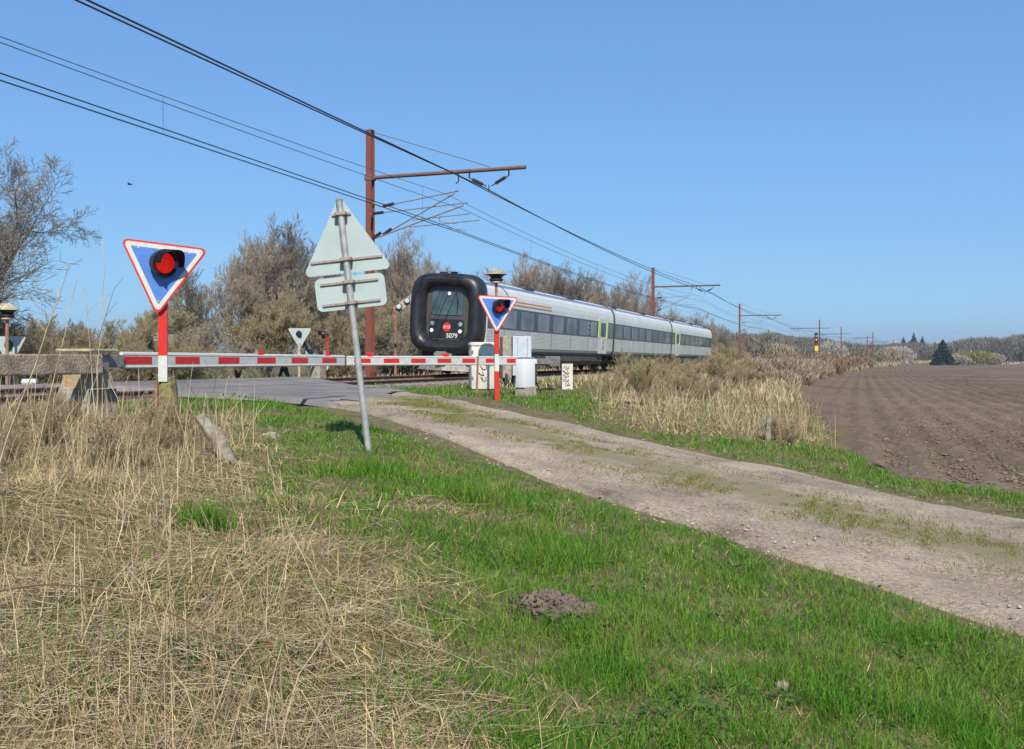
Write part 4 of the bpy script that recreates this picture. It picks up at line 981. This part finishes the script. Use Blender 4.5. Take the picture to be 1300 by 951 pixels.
# ================================================================= GRASS AND WEEDS
def blades(name, x, z, H, W_, lean, mt, az=None, base=None, lab=None, cat=None, curve=.5):
    n = len(x); hb = gh(x, z) if base is None else base; az = rng.uniform(0, 2*np.pi, n) if az is None else az
    f = rng.uniform(0, 2*np.pi, n); wx, wy = np.cos(f)*W_/2, np.sin(f)*W_/2
    dx, dy = np.cos(az), np.sin(az); s, c = np.sin(lean), np.cos(lean); s2, c2 = np.sin(lean*(1+curve)), np.cos(lean*(1+curve))
    V = np.empty((n, 5, 3)); mx_, mz = dx*s*H*.55, c*H*.55; my = dy*s*H*.55
    V[:,0] = np.stack([x-wx, z-wy, hb-.01], 1); V[:,1] = np.stack([x+wx, z+wy, hb-.01], 1)
    V[:,2] = np.stack([x+mx_-wx*.8, z+my-wy*.8, hb+mz], 1); V[:,3] = np.stack([x+mx_+wx*.8, z+my+wy*.8, hb+mz], 1)
    V[:,4] = np.stack([x+mx_+dx*s2*H*.45, z+my+dy*s2*H*.45, hb+np.maximum(mz+c2*H*.45, .01)], 1)
    b = np.arange(n)[:, None]*5; loops = np.concatenate([b+np.array([[0,1,3,2]]), b+np.array([[2,3,4]])], 1).ravel()
    starts = (np.arange(n)[:, None]*7+np.array([[0,4]])).ravel()
    return tag(npmesh(name, V.reshape(-1, 3), (loops, starts), mt), lab, cat, kind='stuff')
def scatter(n, z0, z1, p=1.35, wid=.62):
    u = rng.random(n); z = (z0**(1-p)+u*(z1**(1-p)-z0**(1-p)))**(1/(1-p)); x = rng.uniform(-wid, wid, n)*(z+1.2); return x, z
def free(x, z, m=.0):
    q = road_q(x, z) if True else 0; d = dd(x, z)
    return (q > m) & ((d > 1.62) | (d < -2.9)) & ~infield(x, z)
def dryness(x, z):
    edge = -.32-.42*(z-4.5); d1 = np.clip((edge-x)/.9+.5+.9*(vn(x, z, 1.1, 21)-.5)+.7*(vn(x, z, .35, 22)-.5), 0, 1)
    d1 *= np.clip((14.5-z)/2.5, 0, 1)*1.0
    d = dd(x, z); d1 = np.maximum(d1, (x < -3.2)*(d > 4.7)*np.clip((13-z)/1.5+.3, 0, 1))
    # right dry patch between track and field
    r = np.clip((x/z-.075)/.03+vn(x,z,.7,27)-.5, 0, 1)*(z > 15.2)*np.clip((np.minimum(z-(15.2+np.maximum(0, 1.4-x)*2.2), 3)+1.0*(vn(x, z, .8, 23)-.5))/.8, 0, 1)*np.clip((d-3.6)/1+.6*(vn(x, z, 1.2, 25)-.5), 0, 1)
    far = np.clip((z-34)/10, 0, 1)*.85
    patches = .45*np.clip((vn(x, z, .8, 24)-.62)*6, 0, 1)*np.clip((.5-x)/1.5, 0, 1)*(z < 12)
    return np.clip(np.maximum.reduce([d1, r, far, patches]), 0, 1)
# green turf
x, z = scatter(560000, 1.6, 60, 1.35); k = free(x, z, -.3); x, z = x[k], z[k]
q = road_q(x, z); k = q > -.1-.3*vn(x, z, .45, 36)**2; x, z = x[k], z[k]
D = dryness(x, z); k = rng.random(len(x)) > D*np.where(x < 0, .8, .9); x, z = x[k], z[k]
d_ = dd(x, z); tall = np.clip(1.9*vn(x, z, .55, 31)*vn(x, z, .17, 34)+.45*vn(x, z, 1.6, 35), .15, 1.3); rq_ = road_q(x, z); tall *= np.clip(.5+rq_*.9, .45, 1)
k = rng.random(len(x)) < np.clip(.35+1.2*tall+.5*(z > 14), 0, 1)*np.clip(1.4-1.2*(np.clip(vn(x, z, .62, 37)+.4*vn(x, z, .15, 38)-.55, 0, 1)), .15, 1); x, z, tall, rq_ = x[k], z[k], tall[k], rq_[k]
Hh = rng.uniform(.03,.115,len(x))*(.35+.95*tall)*np.where(z > 14, 1.2, 1); blades('green_turf', x, z, Hh, np.maximum(.0035, .00075*z)*rng.uniform(.7,1.3,len(x)), rng.uniform(.1,.9,len(x)), M['green'], curve=.9, base=np.where(rq_ < .02, np.maximum(gh(x, z), roadh(x, z)-.015), gh(x, z)), lab='green spring grass on the verges beside the gravel track', cat='grass')
# short dry litter in the turf
x, z = scatter(90000, 1.6, 40, 1.4); k = free(x, z, -.1); x, z = x[k], z[k]; D = dryness(x, z); k = rng.random(len(x)) < .35+.4*vn(x, z, .5, 33); x, z = x[k], z[k]
blades('grass_litter', x, z, rng.uniform(.04,.1,len(x)), np.maximum(.003, .0006*z), rng.uniform(.9,1.45,len(x)), M['dry'], curve=.1, lab='pale dead grass litter lying in the green turf', cat='grass')
# thatch of dry grass
x, z = scatter(300000, 1.6, 40, 1.4); k = free(x, z, .15); x, z = x[k], z[k]; D = dryness(x, z); k = rng.random(len(x)) < D; x, z = x[k], z[k]
flow = 2*np.pi*vn(x, z, .6, 41)*1.5+rng.normal(0, 1.1, len(x)); mound = vn(x, z, .55, 42)
Hh = rng.uniform(.04,.15,len(x))*(.6+.8*mound); hb = gh(x, z)+.07*mound*rng.random(len(x))
blades('dry_thatch', x, z, Hh, np.maximum(.0036, .0007*z)*rng.uniform(.5,1.5,len(x)), np.where(rng.random(len(x)) < .8, rng.uniform(1.15,1.57,len(x)), rng.uniform(.3,1.2,len(x))), M['dry'], az=flow, base=hb, curve=.15, lab='flattened straw-coloured dead grass on the left bank and by the field', cat='grass')
# upright dry grass clumps
x, z = scatter(60000, 2.2, 40, 1.25); k = free(x, z, .5); x, z = x[k], z[k]; D = dryness(x, z)
cl = vn(x, z, .45, 51); right = (x > .08*z) & (z > 15); leftb = (x < -2.6) & (z > 6.5) & (z < 13)
k = (rng.random(len(x)) < D*np.where(right, 1, np.where(leftb, .9, .14)))*(cl > .45); x, z = x[k], z[k]; right = (x > .08*z) & (z > 15)
blades('standing_dry_grass', x, z, np.where(right, rng.uniform(.3,.75,len(x)), rng.uniform(.2,.5,len(x))), np.maximum(.003, .0005*z), rng.uniform(.05,.7,len(x)), M['reed'], curve=.6, lab='standing pale dead grass and weeds in loose clumps', cat='grass')
# rough vegetation on the embankments, far
x, z = scatter(70000, 30, 420, 1.3, .75); k = free(x, z, .4); x, z = x[k], z[k]; d_ = dd(x, z); k = ((d_ > 2.7) & (d_ < 14)) | ((d_ < -2.9) & (d_ > -16)); x, z, d_ = x[k], z[k], d_[k]
blades('embankment_weeds', x, z, rng.uniform(.2,.5,len(x))*np.where(d_ > 5, 1.3, .8)*np.clip(z/50,.7,2), .0012*z, rng.uniform(.1,.7,len(x)), M['reed'], base=g(x, z), lab='pale weeds on the railway embankment farther off', cat='grass')
x, z = scatter(26000, 395, 460, 1.2, .75); k = x > 100; x, z = x[k], z[k]
blades('field_margin', x, z, rng.uniform(.6,1.6,len(x)), .5*np.ones(len(x)), rng.uniform(.1,.9,len(x)), M['reed'], lab='pale grassy margin at the far end of the ploughed field', cat='grass')
# sparse sprouts and clods on the field
x, z = scatter(16000, 9, 60, 1.3, .75); k = infield(x, z) & (x > fieldx(z)+.3) & (rng.random(len(x)) < .1+.9*(vn(x, z, 1.5, 61) > .68)*(x < fieldx(z)+3)); x, z = x[k], z[k]
blades('field_sprouts', x, z, rng.uniform(.04,.1,len(x)), np.maximum(.008,.0008*z), rng.uniform(.2,1,len(x)), M['green'], base=np.zeros(len(x))+.02, lab='scattered green sprouts on the bare ploughed soil', cat='seedlings')
def stones(name, x, z, hb, s, mt, lab, cat):
    n = len(x); base = np.array([(1,0,0),(0,1,0),(-1,0,0),(0,-1,0),(0,0,.8),(0,0,-.5)], float); F = np.array([(0,1,4),(1,2,4),(2,3,4),(3,0,4),(1,0,5),(2,1,5),(3,2,5),(0,3,5)])
    V = base[None]*rng.uniform(.55,1.3,(n,6,1))*s[:,None,None]; a = rng.uniform(0,6.28,n); ca, sa = np.cos(a)[:,None], np.sin(a)[:,None]
    V = np.stack([V[...,0]*ca-V[...,1]*sa, V[...,0]*sa+V[...,1]*ca, V[...,2]*.7], -1)+np.stack([x, z, hb], 1)[:,None]
    return tag(npmesh(name, V.reshape(-1,3), (F[None]+np.arange(n)[:,None,None]*6).reshape(-1,3), mt), lab, cat, kind='stuff')
x, z = scatter(60000, 3, 22, 1.3, .75); q = road_q(x, z); k = (q < .05) & (dd(x, z) > 5.5) & (rng.random(len(x)) < .1+.5*(vn(x, z, .8, 71) > .5)) & (q < -.1); x, z = x[k], z[k]
stones('road_gravel', x, z, roadh(x, z)+.004, rng.gamma(1.6, .004, len(x))+.002+.0003*z, M['pebble'], 'loose pebbles and gravel on the track', 'gravel')
x, z = scatter(75000, 9, 60, 1.3, .75); k = infield(x, z) & (x > fieldx(z)+.25); x, z = x[k], z[k]
stones('soil_clods', x, z, .0*x+.0+.02*vn(x, z, .33, 11), rng.gamma(1.5, .009, len(x))+.005, M['clod'], 'loose brown clods on the ploughed field', 'soil')
zc = rng.uniform(12, 75, 26000); o = rng.uniform(-2.7, 1.75, len(zc)); sl_ = slope(zc); qn = np.sqrt(1+sl_**2); x = cx(zc)+o/qn; z = zc-o*sl_/qn
k = road_q(x, z) > 0; x, z, o = x[k], z[k], o[k]
stones('ballast_stones', x, z, np.interp(o, offs, hh)+.0, rng.uniform(.02,.045,len(x)), M['ballast_stone'], 'rusty grey ballast stones along the track', 'ballast')
# moss and grass tufts along the middle of the gravel track
i = rng.integers(20, ia, 110000); t_ = .47+rng.normal(0,.12,len(i)); P = LQ[i]+(RQ[i]-LQ[i])*t_[:,None]+rng.normal(0,.06,(len(i),2)); x, z = P[:,0], P[:,1]
k = vn(x, z, .45, 81)+.5*vn(x, z, .13, 82) > .62; x, z = x[k], z[k]
blades('track_middle_grass', x, z, rng.uniform(.008,.032,len(x)), np.maximum(.004,.0006*z), rng.uniform(.3,1.3,len(x)), mat('mossy_grass', (.19,.2,.05), .8, island=.4, trans=.2), base=roadh(x, z)+.02, lab='sparse olive grass along the middle of the gravel track', cat='grass')

# leafy sapling thicket (right, before the train tail)
for s_ in (41, 42, 43):
    protos.setdefault('sap', []).append(make_tree('sapling', 1.7, s_, M['reed'], M['leaf'], .017, .12, stems=3, spread=.5, dens=1., twig=.0045, levels=3, upright=.6, clear=.1, r0=.012))
for s_ in (51, 52):
    protos.setdefault('weed', []).append(make_tree('weed_bush', 1.2, s_, M['reed'], None, stems=9, spread=.9, dens=1.0, twig=.004, levels=3, upright=.4, clear=.1, r0=.007))
rs = random.Random(5); nsp = 0
for _ in range(400):
    z_ = rs.uniform(17.5, 70); d = rs.uniform(5.2, 10.5); x_, _z = tp(z_, d)
    if x_/_z < .085 or x_ < 1.9 or x_ > float(fieldx(_z))-.6 or nsp > 66: continue
    px = 650+1230*x_/_z
    if px < 800 and rs.random() < .6: continue
    near = 'low' if _z < 26 else 'far'
    kd = 'sap' if (rs.random() < .3 and _z > 19) else 'weed'; nsp += 1
    where = 'at left end of weed patch' if px < 850 else ('in middle of weed patch' if px < 950 else 'at field side of weed patch')
    dist = 'near' if _z < 25 else ('mid-distance' if _z < 42 else 'farther')
    put(kd, x_, _z, rs.uniform(.5,1.0)*(1 if kd == 'weed' else .95)*(.8 if _z < 20 else (1.05 if kd == 'sap' and _z < 34 else .95)), (f'{dist} budding sapling| {where}' if kd == 'sap' else f'{dist} tangle of pale weeds| {where}'), f'{dist} {"saplings" if kd == "sap" else "weed bushes"} {where}', 'sapling' if kd == 'sap' else 'weeds')
put('weed', 4.6, 16.5, .42, 'dry weed tangle round the thin grey stump by the field corner', None, 'weeds')
# brambles and brush left foreground
rs = random.Random(8)
for k in range(15):
    x_ = rs.uniform(-5.9, -3.3); z_ = rs.uniform(7.2, 11.6)
    if x_/z_ < -.62: continue
    put('weed', x_, z_, rs.uniform(.28,.5), 'tangle of dry brush| before the left barrier pedestal', 'dry brush in front of the left barrier pedestal', 'brush')
# tall single stems
def stem(x_, z_, h, lx, lz, r, mt, lab, br=0, curve=0):
    b = G(x_, z_); m = MB(); P = []
    for i in range(8):
        f = i/7; P.append((x_+lx*f+curve*math.sin(f*3.1)*.2+random.gauss(0,.006), z_+lz*f, b-.03+h*f-abs(curve)*.3*f*f*h))
    m.tube(P, [r*(1-.65*i/7) for i in range(8)], 5)
    for _ in range(br):
        i = random.randrange(3, 8); p = Vector(P[i]); a = random.uniform(0,6.28); L_ = random.uniform(.06,.16); m.tube([p, p+Vector((math.cos(a)*L_*.7, math.sin(a)*L_*.4, L_*.8))], [r*.4,r*.2], 4)
    return tag(m.build('dry_stem', mt), lab, 'plant stem')
def at(px, py, z_):                                   # base of a stem: world x for a pixel column at a depth
    return (px-650)/1230*z_
ST = [(243,5.4,.95,.02,.004,'stalkbrown','tall dark thin stem in front of the dry bank, right of the triangle sign post',6),
      (135,5.0,.62,-.01,.004,'stalkbrown','short dark stem in the middle of the left bank',5),
      (172,4.7,.5,0,.0035,'stalk','pale straight stalk in the left foreground',0),
      (105,4.0,.5,-.02,.004,'stalk','pale stalk near the bottom, left of centre of the dry bank',0),
      (222,4.3,.52,-.02,.0035,'stalk','thin pale stalk at the bottom below the dark tall stem',0),
      (400,4.6,.62,.03,.004,'stalkbrown','dark twiggy stem at the bottom between dry and green grass',6),
      (411,4.5,.5,-.01,.003,'stalkbrown','second dark stem close to the twiggy one at the bottom',3),
      (432,4.4,.55,-.25,.004,'stalk','long pale stalk leaning left over the dry grass hummock',0),
      (38,7.0,1.5,.3,.006,'stalk','long pale stalk leaning right across the counterweight beam',2),
      (12,6.2,1.35,-.12,.006,'stalkbrown','brown upright stem at the left edge before the counterweight beam',4),
      (60,8.0,1.3,.05,.005,'stalkbrown','brown upright stem crossing the small trackside box',4),
      (118,8.5,1.9,.08,.007,'stalk','tallest pale stem crossing the pedestal and rising above the beam',6),
      (128,8.2,1.55,-.12,.006,'stalk','pale stem crossing the stained pedestal from right to left',3),
      (-20,6.0,1.5,.55,.007,'stalk','thick pale cane slanting up right from the left edge',3),
      (70,7.6,1.5,.5,.006,'stalkbrown','long brown cane slanting right toward the pedestal cap',5),
      (226,8.0,1.0,.1,.005,'stalk','pale arching stem just right of the mossy wooden post',0),
      (250,8.4,.8,-.25,.004,'stalk','pale stem leaning left in front of the mossy wooden post',0),
      (30,5.2,.42,.08,.006,'stalk','short thick bleached stalk at far left of the bank',0)]
for px, z_, h, lx, r, mt, lab, br in ST: stem(at(px, 0, z_), z_, h, lx, random.uniform(-.1,.1), r, M[mt], lab, br)
m = MB(); P = []
for i in range(16):
    f = i/15; x_ = -2.25+1.4*f; z_ = 3.9-.1*f; P.append((x_, z_, G(x_, z_)+.04+.24*math.sin(math.pi*(.28+.72*f))))
m.tube(P, [.0042*(1-.5*i/15) for i in range(16)], 6); tag(m.build('bramble_cane', M['bramble']), 'arching reddish bramble cane in the bottom left corner', 'bramble')
m = MB()
for _ in range(430):                                   # many fine stems on the left bank
    z_ = random.uniform(3.2,12.5); x_ = random.uniform(-.62,-.2)*(z_+.5)
    if x_ > -.6-.38*(z_-4.5): continue
    q = road_q(np.array([x_]), np.array([z_]))[0]
    if q < .5: continue
    b = G(x_, z_); h = random.uniform(.15,.5)*(1.5 if z_ > 7.5 else .9); a = random.uniform(0,6.28); l = random.uniform(.05,.6)*h; r = .0018+.00022*z_
    m.mi = random.choice((0,0,1)); m.tube([(x_,z_,b-.02),(x_+math.cos(a)*l*.4,z_+math.sin(a)*l*.4,b+h*.6),(x_+math.cos(a)*l,z_+math.sin(a)*l,b+h)], [r,r*.8,r*.4], 3, False)
tag(m.build('fine_dry_stems', [M['stalk'], M['stalkbrown']]), 'many fine dry stems standing over the dead grass at left', 'dry stems', kind='stuff')
# broken straws lying criss-cross on the thatch
x, z = scatter(42000, 1.8, 14, 1.3, .62); k = (rng.random(len(x)) < dryness(x, z)) & (x < 0) & free(x, z, .2); x, z = x[k], z[k]; L_ = rng.uniform(.06,.28,len(x)); a = rng.uniform(0,6.28,len(x))
x1, z1 = x+np.cos(a)*L_, z+np.sin(a)*L_; h0 = gh(x, z)+rng.uniform(.01,.06,len(x)); h1 = gh(x1, z1)+rng.uniform(.01,.09,len(x)); r_ = rng.uniform(.0009,.002,len(x))*(1+.05*z)
SS = np.stack([x, z, h0, x1, z1, h1, r_, r_*.6], 1); cut = int(len(SS)*.68)
tag(segs_mesh('broken_straw', SS[:cut], M['stalk'], None), 'broken pale straws lying criss-cross on the left bank', 'straw', kind='stuff')
tag(segs_mesh('broken_twigs', SS[cut:], M['stalkbrown'], None), 'brown broken stems and twigs littering the left bank', 'litter', kind='stuff')
# low broad-leaved weeds in the turf
x, z = scatter(60000, 1.8, 14, 1.3); k = free(x, z, -.1) & (vn(x, z, .42, 44)+.35*vn(x, z, .12, 45) > .86) & (x > -3); x, z = x[k], z[k]; n = len(x)
u = rng.normal(size=(n, 3)); u[:, 2] = np.abs(u[:, 2])*.4; u /= np.linalg.norm(u, axis=1)[:, None]; v = np.cross(u, np.array([[0,0,1]])+.3*rng.normal(size=(n, 3))); v /= np.linalg.norm(v, axis=1)[:, None]
c = np.stack([x, z, gh(x, z)+rng.uniform(.01,.055,n)], 1); sz_ = rng.uniform(.008,.02,n)[:, None]
V = np.stack([c-u*sz_, c-u*sz_*.2+v*sz_*.6, c+u*sz_*1.1, c-u*sz_*.2-v*sz_*.6], 1).reshape(-1, 3)
tag(npmesh('broadleaf_weeds', V, np.arange(4*n).reshape(n, 4), mat('weed_leaf', (.06,.14,.02), .6, island=.4, trans=.25)), 'patches of low broad-leaved weeds in the turf', 'weeds', kind='stuff')
# dandelion-like green tuft and leafy weeds
x = np.concatenate([rng.normal(cx0, s0, n0) for cx0, _, s0, n0 in ((-1.95,6.2,.09,500),(-.35,8.1,.1,500),(-1.3,9.2,.2,500),(.25,6.5,.2,500))]); z = np.concatenate([rng.normal(cz0, s0, n0) for _, cz0, s0, n0 in ((-1.95,6.2,.09,500),(-.35,8.1,.1,500),(-1.3,9.2,.2,500),(.25,6.5,.2,500))])
blades('taller_grass_tufts', x, z, rng.uniform(.1,.24,len(x)), .006*np.ones(len(x)), rng.uniform(.1,.8,len(x)), M['green'], lab='taller fresh green tufts dotted through the verge', cat='grass')
# hide prototypes that were never placed
for L_ in protos.values():
    for p in L_:
        if id(p) not in used:
            for c in list(p.children): bpy.data.objects.remove(c)
            bpy.data.objects.remove(p)

# make look-alike labels single out one thing by their order from the left
ORD = ['leftmost','second','third','fourth','fifth','sixth','seventh','eighth','ninth','tenth','eleventh','twelfth','thirteenth','fourteenth','fifteenth','sixteenth','seventeenth','eighteenth','nineteenth','twentieth','twenty-first','twenty-second','twenty-third','twenty-fourth','twenty-fifth','twenty-sixth']
byl = {}
for o in sc.objects:
    if o.parent is None and '|' in str(o.get('label', '')): byl.setdefault(o['label'], []).append(o)
for l, os_ in byl.items():
    a, b = l.split('|'); os_.sort(key=lambda o: o.location.x/max(o.location.y, .1))
    for i, o in enumerate(os_):
        if len(os_) == 1 or i >= 26: o['label'] = a+b
        else: o['label'] = f'{ORD[i]} {a}{"" if i == 0 else " from left"}{b}'

hb = MB(); hb.box((500, 1700, 37), (4600, 4200, 96)); hz_ = hb.build('haze', [], None); hm_ = bpy.data.materials.new('haze'); hm_.use_nodes = True; hn = hm_.node_tree
hn.nodes.remove(hn.nodes['Principled BSDF']); pv = hn.nodes.new('ShaderNodeVolumePrincipled'); pv.inputs['Color'].default_value = (.8,.88,1,1); pv.inputs['Density'].default_value = .00028; pv.inputs['Anisotropy'].default_value = .3
hn.links.new(pv.outputs[0], hn.nodes['Material Output'].inputs['Volume']); hz_.data.materials.append(hm_); tag(hz_, kind='stuff', label='thin bluish haze over the far woods', cat='haze')
